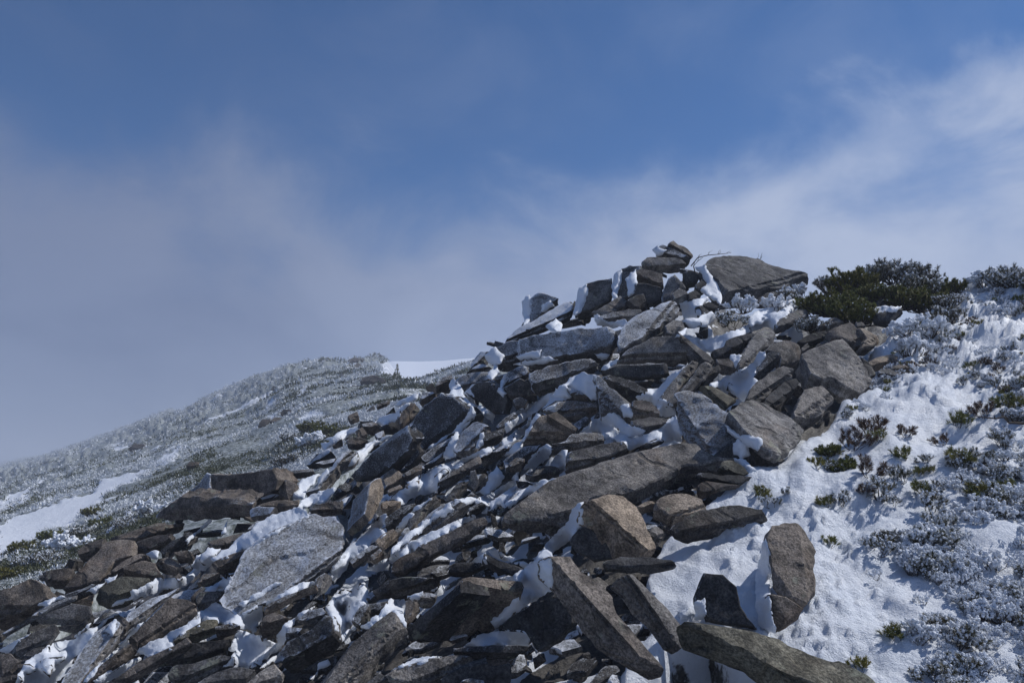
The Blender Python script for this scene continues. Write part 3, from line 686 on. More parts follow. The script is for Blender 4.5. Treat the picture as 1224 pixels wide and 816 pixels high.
SNOWS = """B|275,655 440,600 620,540 700,480 760,470 880,420 905,432 830,490 760,535 750,580 690,568 620,582 460,652 440,687 350,712|4
B|160,420 250,395 340,378 345,400 262,450 340,488 200,520 180,470|3
B|180,520 280,505 360,470 390,500 330,560 230,560 190,545|3
B|130,622 170,590 212,570 200,600 165,625|3
B|560,500 640,470 760,430 860,400 900,420 760,480 700,520 600,560|3
E|140,462 260,400 330,360 380,345 410,320 435,280 450,255 490,248 492,285 440,345 412,415 440,432 390,490 350,552 300,520 190,465|4
E|265,285 325,275 325,340 300,360|3
D|820,385 890,332 950,320 1030,245 1135,172 1040,290 960,382 1050,420 1062,480 970,492 940,432 900,400|3
D|470,592 570,512 655,478 690,560 770,612 870,605 960,572 1060,482 1100,642 980,645 870,662 780,697 700,642 632,640 600,590|4
D|345,325 420,270 500,225 565,245 582,330 575,390 540,400 520,360 440,330 392,308 425,380 360,390 300,370|3
D|250,455 300,430 350,410 330,440 270,468|2
D|0,742 120,640 180,520 215,480 240,490 180,570 120,682 60,722|4
D|130,812 160,760 220,690 270,662 305,682 290,730 250,770 200,812|5
D|280,812 330,722 395,700 385,812|5
D|0,645 150,540 210,475 230,480 215,505 130,602 20,702|3
D|600,205 660,160 720,130 700,170 640,210|2
D|560,115 620,108 660,125 610,150|2
F|430,390 500,340 600,270 720,200 870,150 892,165 860,190 740,262 735,332 690,347 590,372 500,422 470,390|5
F|870,390 980,380 1060,350 1130,310 1224,220 1224,282 1100,372 1040,432 950,397|5
F|960,345 1020,310 1050,220 1090,180 1140,250 1100,300 1020,360|4
F|290,816 450,730 560,650 700,590 850,512 960,488 760,612 600,695 440,772 430,816|5
F|85,802 180,690 230,640 330,560 400,570 420,600 350,642 290,700 200,752 100,816|5
F|265,605 330,540 400,478 432,500 380,560 330,622|4
F|450,682 560,590 700,480 800,408 832,450 700,522 560,642 440,722|3
F|0,342 110,318 75,365 60,392 0,412|4
F|180,190 240,100 330,40 420,0 450,0 340,70 260,130 210,185|3
G|890,442 920,390 1000,355 1110,318 1122,350 1080,392 960,432|4
G|370,752 470,680 590,588 660,530 760,480 900,438 950,460 980,492 890,532 740,612 600,682 480,742 400,772|6
G|210,802 280,760 350,690 430,690 390,760 336,816|4
G|860,385 930,265 1020,235 1035,240 960,330 930,385|3
H|455,816 570,720 680,640 800,590 900,568 1000,540 1120,510 1224,420 1224,310 1192,320 1190,380 1130,452 1060,462 940,460 930,482 800,542 800,572 700,612 600,702|6
H|515,547 600,495 650,478 640,492 580,552|4
H|890,310 950,290 975,300 960,340 910,325|3
I|85,820 150,690 250,620 350,560 460,540 560,480 640,430 682,408 600,482 540,562 480,632 420,702 340,820|6
I|0,612 100,555 190,510 160,542 40,632|4
I|720,582 800,500 850,450 940,400 880,442 780,542 780,572|3
I|840,612 920,560 1050,500 1224,408 1224,472 1060,542 1050,602 920,652|5
I|500,812 560,740 700,630 760,580 720,610 600,720 530,818|3
I|560,800 700,720 850,650 862,662 700,772 600,818|3
J|0,562 90,480 180,400 300,310 332,350 440,402 520,352 580,340 582,400 540,512 500,480 440,472 300,440 170,430 60,522 0,602|5
J|325,725 430,620 372,600 430,480 540,522 668,572 650,622 560,702 530,722 440,702|7
J|540,742 620,670 690,622 692,642 640,692|4
J|960,362 1000,290 1060,230 1130,150 1224,80 1224,322 1150,372 1130,452 1060,512 1020,502 990,402|7
J|610,318 720,250 830,200 912,193 830,242 720,290 600,332|3
J|675,510 720,450 790,400 900,343 850,380 780,432 740,482 720,540 690,602 655,622|4
J|1010,102 1060,30 1130,0 1100,92 1020,202 980,152|4
J|840,812 930,740 1000,700 980,672 920,690 910,760|5
J|1030,550 1100,490 1180,450 1130,500 1060,550|3
J|230,250 300,205 390,160 400,180 330,240 260,260|3
K|150,432 200,350 240,300 320,360 332,472 240,372 180,432|4
K|690,585 730,548 780,520 860,500 960,488 1050,498 1085,530 1080,578 960,580 840,582|9
K|240,737 300,700 370,667 470,650 552,648 460,690 360,712|4
K|895,182 980,160 1060,110 1120,60 1180,0 1224,20 1224,240 1050,342 870,482 848,442 920,380 980,320 1050,262 1040,190|5
K|480,252 540,225 600,218 560,265 530,272|4
K|730,72 780,40 820,10 830,92|3
K|830,0 900,10 1080,95 1070,118 960,75 860,30|3
K|345,290 400,262 440,255 420,300 370,300|3
L|140,816 210,740 280,640 350,570 410,518 425,440 485,405 500,540 400,642 330,690 262,752 272,816|6
L|20,420 110,340 230,280 330,260 240,310 130,380 40,440|2
W|290,245 340,240 430,310 400,330 350,300|4
W|285,150 320,120 370,160 390,215 340,240 290,220|7
S|350,350 400,333 447,338 400,362|2
S|305,410 350,385 480,386 445,420 330,428|3
C|330,440 380,400 470,370 490,350 560,310 480,420 400,440|2
C|440,330 560,270 630,250 600,290 500,330|2
C|30,540 160,480 245,450 220,490 120,540|2
C|545,795 700,705 870,652 1000,602 1100,560 1224,470 1224,522 1060,602 900,662 760,732 560,816|3
C|940,330 890,420 770,520 700,562 660,600 730,565 870,470 970,380|2
C|765,642 800,560 860,480 850,560 810,650|2
C|20,562 150,500 240,450 262,470 160,532 40,602|2
C|230,640 300,590 345,540 385,545 310,612 240,690|3
F|560,472 640,400 692,378 630,450|2
F|830,392 920,376 985,390 890,424|2
F|0,262 60,200 70,230 0,312|3
D|20,542 120,470 200,440 205,470 100,542 30,592|3
D|60,482 160,420 250,388 245,430 140,484|2
A|170,790 260,768 400,742 445,762 300,795|2
A|690,545 760,535 850,520 870,545 780,565|3
B|475,735 540,735 522,792 490,785|3
D|150,470 250,380 330,320 345,340 260,420 170,500|2
F|1000,470 1060,400 1130,350 1200,300 1224,320 1130,400 1060,470|2
F|470,560 560,470 590,480 520,560|2
J|430,330 560,260 660,200 700,200 600,280 450,345|2
K|60,470 150,400 200,400 120,470|3
H|640,470 720,440 700,470 660,490|2
H|230,620 300,590 380,560 400,575 300,625|2
I|640,500 700,420 720,430 690,520|2"""
RIMES = """A|228,412 245,385 272,370 282,450 272,530 235,557|6
A|325,500 345,440 395,400 420,430 350,480|4
A|528,482 550,420 575,332 622,302 632,360 602,442 555,492|7
A|765,322 790,247 832,213 828,280 800,390 775,387|7
A|850,272 920,210 928,290 905,362 880,377 860,300|6
A|1018,95 1050,68 1075,90 1110,95 1080,120 1035,135|5
A|370,562 400,530 432,508 472,550 430,572 420,590 380,580|4
A|415,580 440,545 470,548 460,585 430,592|5
A|660,490 690,475 740,530 860,520 870,540 780,560 690,545|4
A|190,745 260,715 345,700 330,740 220,765|4
A|0,742 60,688 122,742 100,782 40,792|6
B|262,205 300,190 322,178 352,250 422,350 412,432 372,402 300,352 288,340 330,302 300,242|4
C|800,200 830,158 852,180 900,280 962,330 930,352 860,290 812,262|5
C|890,252 940,200 962,190 932,230 962,310 1042,350 1077,380 1072,432 1030,402 1000,362 930,302|5
C|1095,242 1120,170 1142,180 1122,230 1147,250 1130,277|4
C|1018,30 1090,0 1142,40 1092,70 1112,130 1062,172 1030,152 1072,90|6
C|780,600 810,530 870,440 960,400 880,480 830,580 830,640 800,650|3
C|960,580 990,500 1010,490 1010,560 980,590|4
D|640,482 680,468 760,530 872,580 840,612 770,617 690,562 650,522|7
D|720,430 770,420 800,490 740,500|5
D|990,560 1010,510 1050,510 1060,560 1010,590|5
N|658,352 700,190 722,250 722,400 742,582 680,582 660,480|7
N|395,470 440,445 452,520 400,530|6
N|322,500 380,485 400,520 340,540|6
G|205,640 300,570 360,505 375,520 290,590 220,660|3
G|422,615 440,560 470,510 475,530 450,590|3
W|240,30 330,100 440,110 470,140 450,190 380,170 300,110 250,70|4"""

# ------------------------------------------------------------------ the ground sheets
SNOWZONE = [(2400, 250), (2400, 1200), (1000, 1200), (1060, 860), (880, 790), (850, 740), (800, 760), (792, 800), (735, 830), (742, 770), (775, 745), (765, 690), (785, 648), (815, 612), (845, 596),
            (888, 566), (930, 545), (962, 515), (985, 500), (1000, 478), (1040, 460), (1062, 440), (1030, 412), (1062, 396), (1098, 380), (1120, 358), (1160, 318)]
SNOWPATCH = [poly('B', '250,690 440,600 620,540 700,480 900,400 930,440 760,560 690,575 620,590 460,660 440,695 350,720'),
             poly('B', '150,420 340,380 370,440 390,520 330,600 180,560 160,470'),
             poly('E', '130,470 260,400 330,360 410,320 450,240 510,240 490,300 430,360 430,430 390,500 350,560 300,530 190,470'),
             poly('D', '810,390 890,330 950,320 1030,240 1120,180 1040,290 960,390 1050,420 1100,480 1110,640 980,660 870,670 780,700 690,650 620,640 470,600 560,510 660,480 760,590'),
             poly('F', '430,390 500,330 720,200 870,150 900,165 740,270 735,340 690,355 590,375 500,430 470,395'),
             poly('G', '200,816 330,740 590,590 660,530 760,480 900,440 920,390 1110,315 1130,350 1080,400 980,495 740,615 600,690 480,745 330,816'),
             poly('H', '440,830 570,710 680,630 900,560 1000,530 1120,500 1224,410 1224,300 1180,320 1190,380 1130,450 1060,460 930,460 930,490 800,550 700,620 600,710'),
             poly('I', '70,830 150,690 350,560 460,540 560,480 700,420 600,490 480,640 420,710 330,830'),
             poly('J', '320,730 430,620 370,600 430,470 560,500 680,570 650,630 560,710 430,710'),
             poly('M', '-20,660 130,640 400,570 440,650 700,720 720,830 -20,830')]
BACKSNOW = [(1128, 340), (1170, 318), (1224, 300), (2400, 250), (2400, 380), (1100, 390)]
DIPS = [(1015, 622, 22, 16, .05), (1003, 650, 14, 22, .05), (1040, 690, 16, 12, .04), (1055, 730, 30, 14, .05), (930, 735, 20, 30, .03), (890, 640, 26, 10, -.05),
        (900, 576, 30, 12, -.05), (962, 563, 14, 16, -.06), (1165, 575, 20, 14, .10), (1190, 585, 12, 12, .12), (1130, 520, 40, 12, .05), (1000, 520, 18, 10, .05),
        (1020, 585, 30, 14, -.04), (1110, 470, 40, 18, -.05), (1040, 790, 20, 16, .04), (945, 600, 24, 10, -.05), (1150, 545, 26, 10, -.04), (1200, 640, 30, 14, -.06)]


def build_near():
    cols = np.r_[np.arange(-260, 0, 12), np.arange(0, 1230, 2.6), np.arange(1232, 2200, 12)]
    sil = np.interp(cols, SIL[:, 0], SIL[:, 1])
    nr = 250
    t = np.linspace(0, 1, nr)
    t = 1 - (1 - t) ** 1.0
    rows = 1120 + (sil[None, :] - 1120) * t[:, None]
    PX = np.broadcast_to(cols, rows.shape)
    D = near(PX, rows)
    zone = np.zeros(rows.shape)
    zmain = None
    for pg, wd in [(SNOWZONE, 9.0), (BACKSNOW, 5.0), (None, 0)] + [(p, 5.0) for p in SNOWPATCH]:
        if pg is None:
            zmain = zone.copy()
            continue
        ins = inside(PX, rows, pg)
        ed = edge_dist(PX, rows, pg)
        zone = np.maximum(zone, np.clip(0.5 + np.where(ins, ed, -ed) / (2 * wd), 0, 1))
    P0 = unproj(PX, rows, D)
    flat = P0.reshape(-1, 3)
    n1 = fbm(flat, 1.3, 4, 1).reshape(rows.shape)
    n2 = fbm(flat, 7.0, 3, 2).reshape(rows.shape)
    n3 = fbm(flat, 22.0, 2, 3).reshape(rows.shape)
    patch = np.clip(n1 * 1.3 + n2 * 0.9 - 0.02, 0, 1) * 0.9        # blown snow lodged among the stones
    snow = np.maximum(zone, patch)
    for ln_ in SNOWS.strip().split('\n'):          # snow also lies under the loose sheets
        q_ = ln_.split('|')
        pg = poly(q_[0], q_[1])
        ed = edge_dist(PX, rows, pg)
        snow = np.maximum(snow, np.clip(0.6 + np.where(inside(PX, rows, pg), ed, -ed) / 5.0, 0, 1))
    sm = zone * zone * (3 - 2 * zone)
    lump = np.clip((900 - np.abs(PX - 960) * 6.0) / 600, 0, 1) * np.clip((rows - 560) / 60, 0, 1)
    upper = np.clip((PX - 1000) / 60, 0, 1) * np.clip((500 - rows) / 40, 0, 1)
    hgt = -0.42 * (1 - sm) - 0.13 * sm * (1 - zmain) + sm * (n1 * 0.05 + n2 * 0.022 + np.maximum(n2, -0.1) * 0.03 * lump + n3 * (0.006 + 0.016 * lump) + np.abs(n3) * 0.022 * lump + upper * (np.maximum(n2, -0.05) * 0.04 + np.abs(n3) * 0.014))
    hgt += (1 - sm) * (n1 * 0.06 + n2 * 0.03)
    for (x, y, rx, ry, dd) in DIPS:
        hgt -= dd * np.exp(-((PX - x) / rx) ** 2 - ((rows - y) / ry) ** 2)
    hgt *= np.clip(D / 4.0, 0.7, 1.7)
    nrm = np.array([-0.12, -0.46, 0.88])
    V = P0 + hgt[..., None] * nrm
    # roll over behind the crest
    back = []
    top = V[-1]
    dirv = np.stack([cols * 0 + 0.02, cols * 0 + 1.0, cols * 0], -1)
    for dy, dz in ((0.25, -0.02), (0.7, -0.12), (1.5, -0.5), (3.0, -1.6), (6, -4.2), (14, -11)):
        back.append(top + dirv * dy + np.array([0, 0, dz]))
    snow = np.concatenate([snow] + [snow[-1:]] * len(back), 0)
    V = np.concatenate([V, np.array(back)], 0)
    nR, nC = V.shape[:2]
    idx = np.arange(nR * nC).reshape(nR, nC)
    q = np.stack([idx[:-1, :-1], idx[:-1, 1:], idx[1:, 1:], idx[1:, :-1]], -1).reshape(-1, 4)
    o = link_np('ground', V.reshape(-1, 3), q, M_GROUND, {'snow': snow.ravel()})
    tag(o, kind='structure')
    return V.reshape(-1, 3), q


BV, BF = [], []            # everything the loose snow can lie on


def collect(V, Fs):
    o = len(BV)
    BV.extend([tuple(v) for v in V])
    BF.extend([tuple(int(i) + o for i in f) for f in Fs])


gV, gF = build_near()
collect(gV, gF)

HSTRIPS = [poly('Y', '-20,675 -20,500 100,455 200,412 420,332 600,255 830,168 860,192 740,272 560,368 400,470 300,532 150,602'),
           poly('Y', '-20,410 -20,370 120,310 265,235 200,305 100,355'),
           poly('X', '690,180 800,95 830,105 860,190 800,215 740,205'), poly('X', '430,555 600,470 700,440 830,380 960,285 940,330 720,450 600,520'),
           poly('Y', '590,560 620,470 740,420 760,445 640,530'), poly('Y', '280,650 340,610 440,590 400,640'),
           poly('X', '240,300 320,255 340,275 280,310'), poly('X', '70,420 160,390 120,430'), poly('X', '60,400 110,330 150,330'),
           poly('Y', '330,140 400,95 390,110 340,140'), poly('Y', '620,85 700,40 760,20 720,60 650,90'), poly('X', '520,130 600,110 580,140'),
           poly('Y', '840,160 920,110 1060,40 1050,70 930,140'), poly('Y', '1000,200 1080,150 1130,170'), poly('X', '260,400 420,395 370,420 280,420')]


def build_far():
    cols = np.r_[np.arange(-300, -10, 15), np.arange(0, 640, 2.5), np.arange(645, 901, 15)]
    lo = np.interp(cols, SIL[:, 0], SIL[:, 1]) + 45
    hi = np.interp(cols, FSK[:, 0], FSK[:, 1])
    lo = np.maximum(lo, hi + 20)
    nr = 120
    t = np.linspace(0, 1, nr)
    rows = lo[None] + (hi - lo)[None] * t[:, None]
    PX = np.broadcast_to(cols, rows.shape)
    D = far(PX, rows)
    P0 = unproj(PX, rows, D)
    zone = np.zeros(rows.shape)
    fl = P0.reshape(-1, 3)
    wob = (fbm(np.c_[PX.ravel() * .035, rows.ravel() * .07, PX.ravel() * 0], 1.0, 4, 61) * 9).reshape(rows.shape)
    for pg in HSTRIPS:
        ed = edge_dist(PX, rows + wob, pg)
        zone = np.maximum(zone, np.clip(0.5 + np.where(inside(PX, rows + wob, pg), ed, -ed) / 5.0, 0, 1))
    n1 = fbm(fl, 0.13, 5, 5).reshape(rows.shape)
    n2 = fbm(fl, 0.7, 3, 6).reshape(rows.shape)
    slope = np.array([0.9, 0.35, 0.25])
    streak = fbm(np.c_[fl[:, 0] * 0.07 + fl[:, 2] * 0.09, fl[:, 1] * 0.07, fl[:, 2] * 0.5 - fl[:, 0] * 0.2], 1.0, 4, 8).reshape(rows.shape)
    snow = np.clip(np.maximum(zone, 0.18 + streak * 0.55), 0, 1)
    damp = np.clip((rows - hi[None]) / 10.0, 0.15, 1)
    hgt = (n1 * 0.010 + n2 * 0.005) * D * damp * (1 - 0.8 * zone)
    V = P0 + hgt[..., None] * np.array([0, -0.3, 0.95])
    back = []
    top = V[-1]
    dn = D[-1][:, None]
    for a, b in ((0.02, -0.002), (0.08, -0.02), (0.3, -0.12), (1.0, -0.6)):
        back.append(top + np.array([0, 1.0, 0]) * dn * a + np.array([0, 0, 1.0]) * dn * b)
    snow = np.concatenate([snow] + [snow[-1:]] * 4, 0)
    front = [V[0] + np.array([0.0, -1.0, -2.0])]
    V = np.concatenate([np.array(front), V, np.array(back)], 0)
    snow = np.concatenate([snow[:1], snow], 0)
    nR, nC = V.shape[:2]
    idx = np.arange(nR * nC).reshape(nR, nC)
    q = np.stack([idx[:-1, :-1], idx[:-1, 1:], idx[1:, 1:], idx[1:, :-1]], -1).reshape(-1, 4)
    o = link_np('hillside', V.reshape(-1, 3), q, M_HILL, {'snow': snow.ravel()})
    tag(o, kind='structure')


build_far()


def build_dome():
    """smooth snow ridge behind the scrub"""
    cols = np.arange(380, 961, 10.0)
    sk = np.interp(cols, [380, 440, 470, 500, 530, 555, 640, 960], [452, 437, 431.5, 432, 431, 428.5, 424, 424])
    V = []
    for k, (dr, D) in enumerate([(70, 90), (45, 110), (25, 130), (12, 145), (4, 158), (0, 165)]):
        V.append(unproj(cols, sk + dr, np.full(cols.shape, float(D))))
    for a, b in ((10, -0.7), (40, -8), (110, -45)):
        V.append(V[5] + np.array([0, a, b]))
    V = np.array(V)
    nR, nC = V.shape[:2]
    idx = np.arange(nR * nC).reshape(nR, nC)
    q = np.stack([idx[:-1, :-1], idx[:-1, 1:], idx[1:, 1:], idx[1:, :-1]], -1).reshape(-1, 4)
    tag(link_np('snow_ridge', V.reshape(-1, 3), q, M_SNOW), kind='structure')


build_dome()

# wide valley floor lost in the fog, so that the land goes on to the horizon
gx = np.linspace(-1500, 1500, 41)
gy = np.linspace(-300, 2500, 41)
GX, GY = np.meshgrid(gx, gy)
gz = -46 + fbm(np.c_[GX.ravel() * 0.004, GY.ravel() * 0.004, GX.ravel() * 0], 1.0, 3, 4) * 14
idx = np.arange(41 * 41).reshape(41, 41)
tag(link_np('valley_ground', np.c_[GX.ravel(), GY.ravel(), gz], np.stack([idx[:-1, :-1], idx[:-1, 1:], idx[1:, 1:], idx[1:, :-1]], -1).reshape(-1, 4), M_HILL,
            {'snow': np.full(41 * 41, 0.35)}), kind='structure')

# ------------------------------------------------------------------ rocks
TINT = dict(g=(.168, .163, .160), d=(.076, .075, .077), b=(.166, .148, .134), o=(.29, .245, .20), l=(.238, .230, .223), m=(.160, .154, .124))  # d: dark stone, deepened further to put shade of unlit faces into the colour


def signed_area(p):
    return 0.5 * sum(p[i][0] * p[(i + 1) % len(p)][1] - p[(i + 1) % len(p)][0] * p[i][1] for i in range(len(p)))


def slab_mesh(uv, th, step, r, amp=1.0, ridge=None, dloc=None):
    """closed irregular slab: uv outline (counter clockwise, metres), thickness th along -z"""
    # subdivide and roughen the outline
    o2 = []
    n = len(uv)
    size = max(max(a for a, b in uv) - min(a for a, b in uv), max(b for a, b in uv) - min(b for a, b in uv))
    seed = r.uniform(0, 60)
    for i in range(n):
        a, b = Vector(uv[i]), Vector(uv[(i + 1) % n])
        L = (b - a).length
        k = max(1, int(round(L / (step * 1.1))))
        nrm = Vector((b.y - a.y, a.x - b.x)).normalized()
        for j in range(k):
            p = a.lerp(b, j / k)
            q = p + nrm * (mnoise.noise(Vector((p.x * 9, p.y * 9, seed))) * 0.016 + mnoise.noise(Vector((p.x * 26, p.y * 26, seed))) * 0.013) * min(1.0, size * 1.3)
            o2.append(q)
    m = len(o2)

    def offset(pts, dist):
        res = []
        for i in range(len(pts)):
            t = (pts[(i + 1) % len(pts)] - pts[i - 1])
            nn = Vector((t.y, -t.x))
            if nn.length > 1e-9:
                nn.normalize()
            res.append(pts[i] + nn * dist)
        return res
    bev = min(step * 0.28, size * 0.03, th * 0.2)
    inner = offset(o2, -bev)
    xs = [p.x for p in inner]
    ys = [p.y for p in inner]
    pts = [p.copy() for p in inner]
    pg = [(p.x, p.y) for p in inner]
    gxs = np.arange(min(xs), max(xs), step)
    gys = np.arange(min(ys), max(ys), step)
    if len(gxs) and len(gys):
        GXX, GYY = np.meshgrid(gxs, gys)
        GXX = GXX + rng.uniform(-.3, .3, GXX.shape) * step
        GYY = GYY + rng.uniform(-.3, .3, GYY.shape) * step
        ok = inside(GXX, GYY, pg) & (edge_dist(GXX, GYY, pg) > step * 0.5)
        pts += [Vector((a, b)) for a, b in zip(GXX[ok], GYY[ok])]
    if ridge:
        # let vertices close to the break of slope fall exactly on it
        rp, rn, rk, ra = ridge
        for q in pts[m:]:
            e = (q - rp).dot(rn)
            if abs(e) < step * .55:
                q -= rn * e
    vs, es, fs, ov, oe, of = delaunay_2d_cdt(pts, [], [list(range(m))], 1, 1e-6)
    ringmap = {}
    for i, ol in enumerate(ov):
        for k in ol:
            if k < m:
                ringmap[k] = i
    if len(ringmap) < m:
        return None
    V = []
    for p in vs:
        q = Vector((p.x, p.y, seed))
        z = mnoise.noise(q * 1.9) * 0.026 + mnoise.noise(q * 6.0) * 0.010 + mnoise.noise(q * 17.0) * 0.009
        z += 0.007 * round(mnoise.noise(q * 3.4 + Vector((5, 1, 2))) * 2.0)          # flaked steps
        V.append(Vector((p.x, p.y, z * amp * min(1.0, size * 1.4))))
    Fs = [tuple(f) for f in fs]
    # make the cap face +z
    if Fs:
        a, b, c = (V[i] for i in Fs[0][:3])
        if (b - a).cross(c - a).z < 0:
            Fs = [tuple(reversed(f)) for f in Fs]
    ring = [ringmap[k] for k in range(m)]
    nk = max(3, min(7, int(th / step) + 2))
    prev = ring
    for k in range(1, nk + 1):
        tt = (k - 1) / (nk - 1)
        zz = -bev - (th - bev) * tt
        lay = r.uniform(-1, 1) * 0.012 * min(1, size) - (0.03 * tt * size if tt > 0.5 else 0)
        pp = offset(o2, lay) if k > 1 else o2
        cur = []
        for i, p in enumerate(pp):
            q = Vector((p.x * 7, p.y * 7, zz * 11 + seed))
            dsp = mnoise.noise(q) * 0.022 + mnoise.noise(q * 2.6) * 0.019
            t = (pp[(i + 1) % m] - pp[i - 1])
            nn = Vector((t.y, -t.x))
            if nn.length > 1e-9:
                nn.normalize()
            p2 = p + nn * dsp * min(1, size * 1.3) * (0.35 if k == 1 else 1)
            base = V[ring[i]].z if k <= 2 else V[ring[i]].z * (1 - tt)
            cur.append(len(V))
            V.append(Vector((p2.x, p2.y, base + zz)))
        for i in range(m):
            j = (i + 1) % m
            Fs.append((prev[i], cur[i], cur[j], prev[j]))
        prev = cur
    # break flat chips off the upper and lower rims
    for _ in range(r.randint(4, 8)):
        k = r.randrange(m)
        t = (o2[(k + 1) % m] - o2[k - 1])
        nn = Vector((t.y, -t.x, 0))
        if nn.length < 1e-9:
            continue
        nn.normalize()
        pn = (nn * r.uniform(.35, .9) + Vector((0, 0, r.choice((1, 1, -1)) * r.uniform(.6, 1.2))) + Vector((r.uniform(-.5, .5), r.uniform(-.5, .5), 0))).normalized()
        dd = max(pn.dot(v) for v in V) - min(th * .25, size * .05) * r.uniform(.3, 1.0)
        for v in V:
            e = pn.dot(v) - dd
            if e > 0:
                v -= pn * e * 0.96
    if ridge:
        for v in V:
            q = Vector((v.x, v.y))
            e = (q - rp).dot(rn) + ra * mnoise.noise(Vector((q.x * 4, q.y * 4, seed)))
            if e > 0:
                lay_ = max(2.4 * step, size * .055)
                q_ = e / lay_
                fr = q_ - math.floor(q_)
                e = lay_ * (math.floor(q_) + min(1.0, fr * 2.6) ** 1.5)
                v += dloc * (e * rk)
    c = len(V)
    V.append(Vector((sum(p.x for p in o2) / m, sum(p.y for p in o2) / m, -th)))
    for i in range(m):
        Fs.append((prev[i], c, prev[(i + 1) % m]))
    return V, Fs


def face_frame(pg, az, el, depth, lift):
    """turn a face outline seen in the photo into a real plane standing on the terrain"""
    px = np.array([p[0] for p in pg])
    py = np.array([p[1] for p in pg])
    rays = ray(px, py)
    n = Vector((math.sin(az) * math.cos(el), -math.cos(az) * math.cos(el), math.sin(el)))
    c = ray(px.mean(), py.mean())
    cv = Vector(c).normalized()
    D = depth(px, py)
    for _ in range(30):
        nn = np.array(n)
        dots = rays @ nn
        Dc = float(depth(np.array([px.mean()]), np.array([py.mean()]))[0])
        if dots.max() < -0.12:
            t = (nn @ (c * Dc)) / dots
            if t.max() / t.min() < 1.0 + 0.0016 * max(np.ptp(px), np.ptp(py)) + 0.05:
                break
        n = (n - cv * 0.09).normalized()
    s = float((D / t).min()) * (1 - lift * 0.4 - 0.004)
    P = rays * (t * s)[:, None] + CAM
    return n, P, t * s


def make_rock(name, pg, az, el, th_px, lift, tint, rime, label, depth=near, group=None, cat='rock', tmin=0.0, fine=3.8):
    r = random.Random(label)
    n, P, T = face_frame(pg, R(az), R(el), depth, lift)
    md = float(T.mean())
    th = max(th_px * md / F, tmin)
    up = Vector((0, 0, 1))
    u = up.cross(n)
    u = u.normalized() if u.length > 1e-3 else Vector((1, 0, 0))
    v = n.cross(u)
    O = Vector(P.mean(0))
    uv = [((Vector(p) - O).dot(u), (Vector(p) - O).dot(v)) for p in P]
    if signed_area(uv) < 0:
        uv.reverse()
    # the camera sees 1 px as md/F metres
    span = max(max(a for a, b in uv) - min(a for a, b in uv), max(b for a, b in uv) - min(b for a, b in uv))
    step = max(fine * md / F, span / 42)
    # break of slope between the flat top and the broken edge of the plate, along the long axis
    ridge = dloc = None
    A2 = np.array(uv)
    ev, evec = np.linalg.eigh(np.cov(A2.T))
    minor = Vector(evec[:, 0])
    vw = (O - Vector(CAM)).normalized()
    dloc = Vector((vw.dot(u), vw.dot(v), vw.dot(n)))
    dn = Vector((-dloc.x, -dloc.y)) if Vector((dloc.x, dloc.y)).length > 1e-6 else Vector((0, -1))
    # the side that lies lower in the view
    if minor.y > 0 or (abs(minor.y) < .05 and minor.x > 0):
        minor = -minor
    pr = A2 @ np.array(minor)
    ext = pr.max() - pr.min()
    if el > 24 and 'slab on' not in label and ext * F / md > 9:
        frac = r.uniform(.26, .46) * (0.6 if 'biggest' in label or 'flat' in label else 1)
        lim = min(frac * ext, (th_px * 1.1 + 4) * md / F)
        tw = r.uniform(-.22, .22)
        rn = Vector((minor.x * math.cos(tw) - minor.y * math.sin(tw), minor.x * math.sin(tw) + minor.y * math.cos(tw)))
        rp = rn * (pr.max() - lim)
        ridge = (rp, rn, r.uniform(.7, 1.25), .02 * min(1, ext * 2))
    res = slab_mesh(uv, th, step, r, 1.0, ridge, dloc)
    if res is None:
        print('rock failed', label)
        return None
    V, Fs = res
    M = Matrix((u, v, n)).transposed()
    base = O - n * (th * 0.5)
    W = [M @ p + O for p in V]
    o = link(name, [p - base for p in W], Fs, M_ROCK, sharp=20)
    o.location = base
    k = r.uniform(0.85, 1.15)
    t = TINT[tint]
    o.color = (t[0] * k, t[1] * k, t[2] * k, rime)
    tag(o, label, cat, group, 'thing')
    collect(W, Fs)
    return o


for line in ROCKS.strip().split('\n'):
    crop, pts, geo, look, label = line.split('|')
    az, el, th, lift = (float(x) for x in geo.split(','))
    tint, rime = look.split(',')
    pg = poly(crop, pts)
    big = max(max(p[0] for p in pg) - min(p[0] for p in pg), max(p[1] for p in pg) - min(p[1] for p in pg))
    make_rock('boulder' if 'boulder' in label else 'rock', pg, az, el, th, lift, tint, min(.7, float(rime) + ((.13 if crop in 'CDFJKG' and tint != 'o' else .05) if float(rime) < .4 else 0)), label,
              group='rocks of the scree slope')

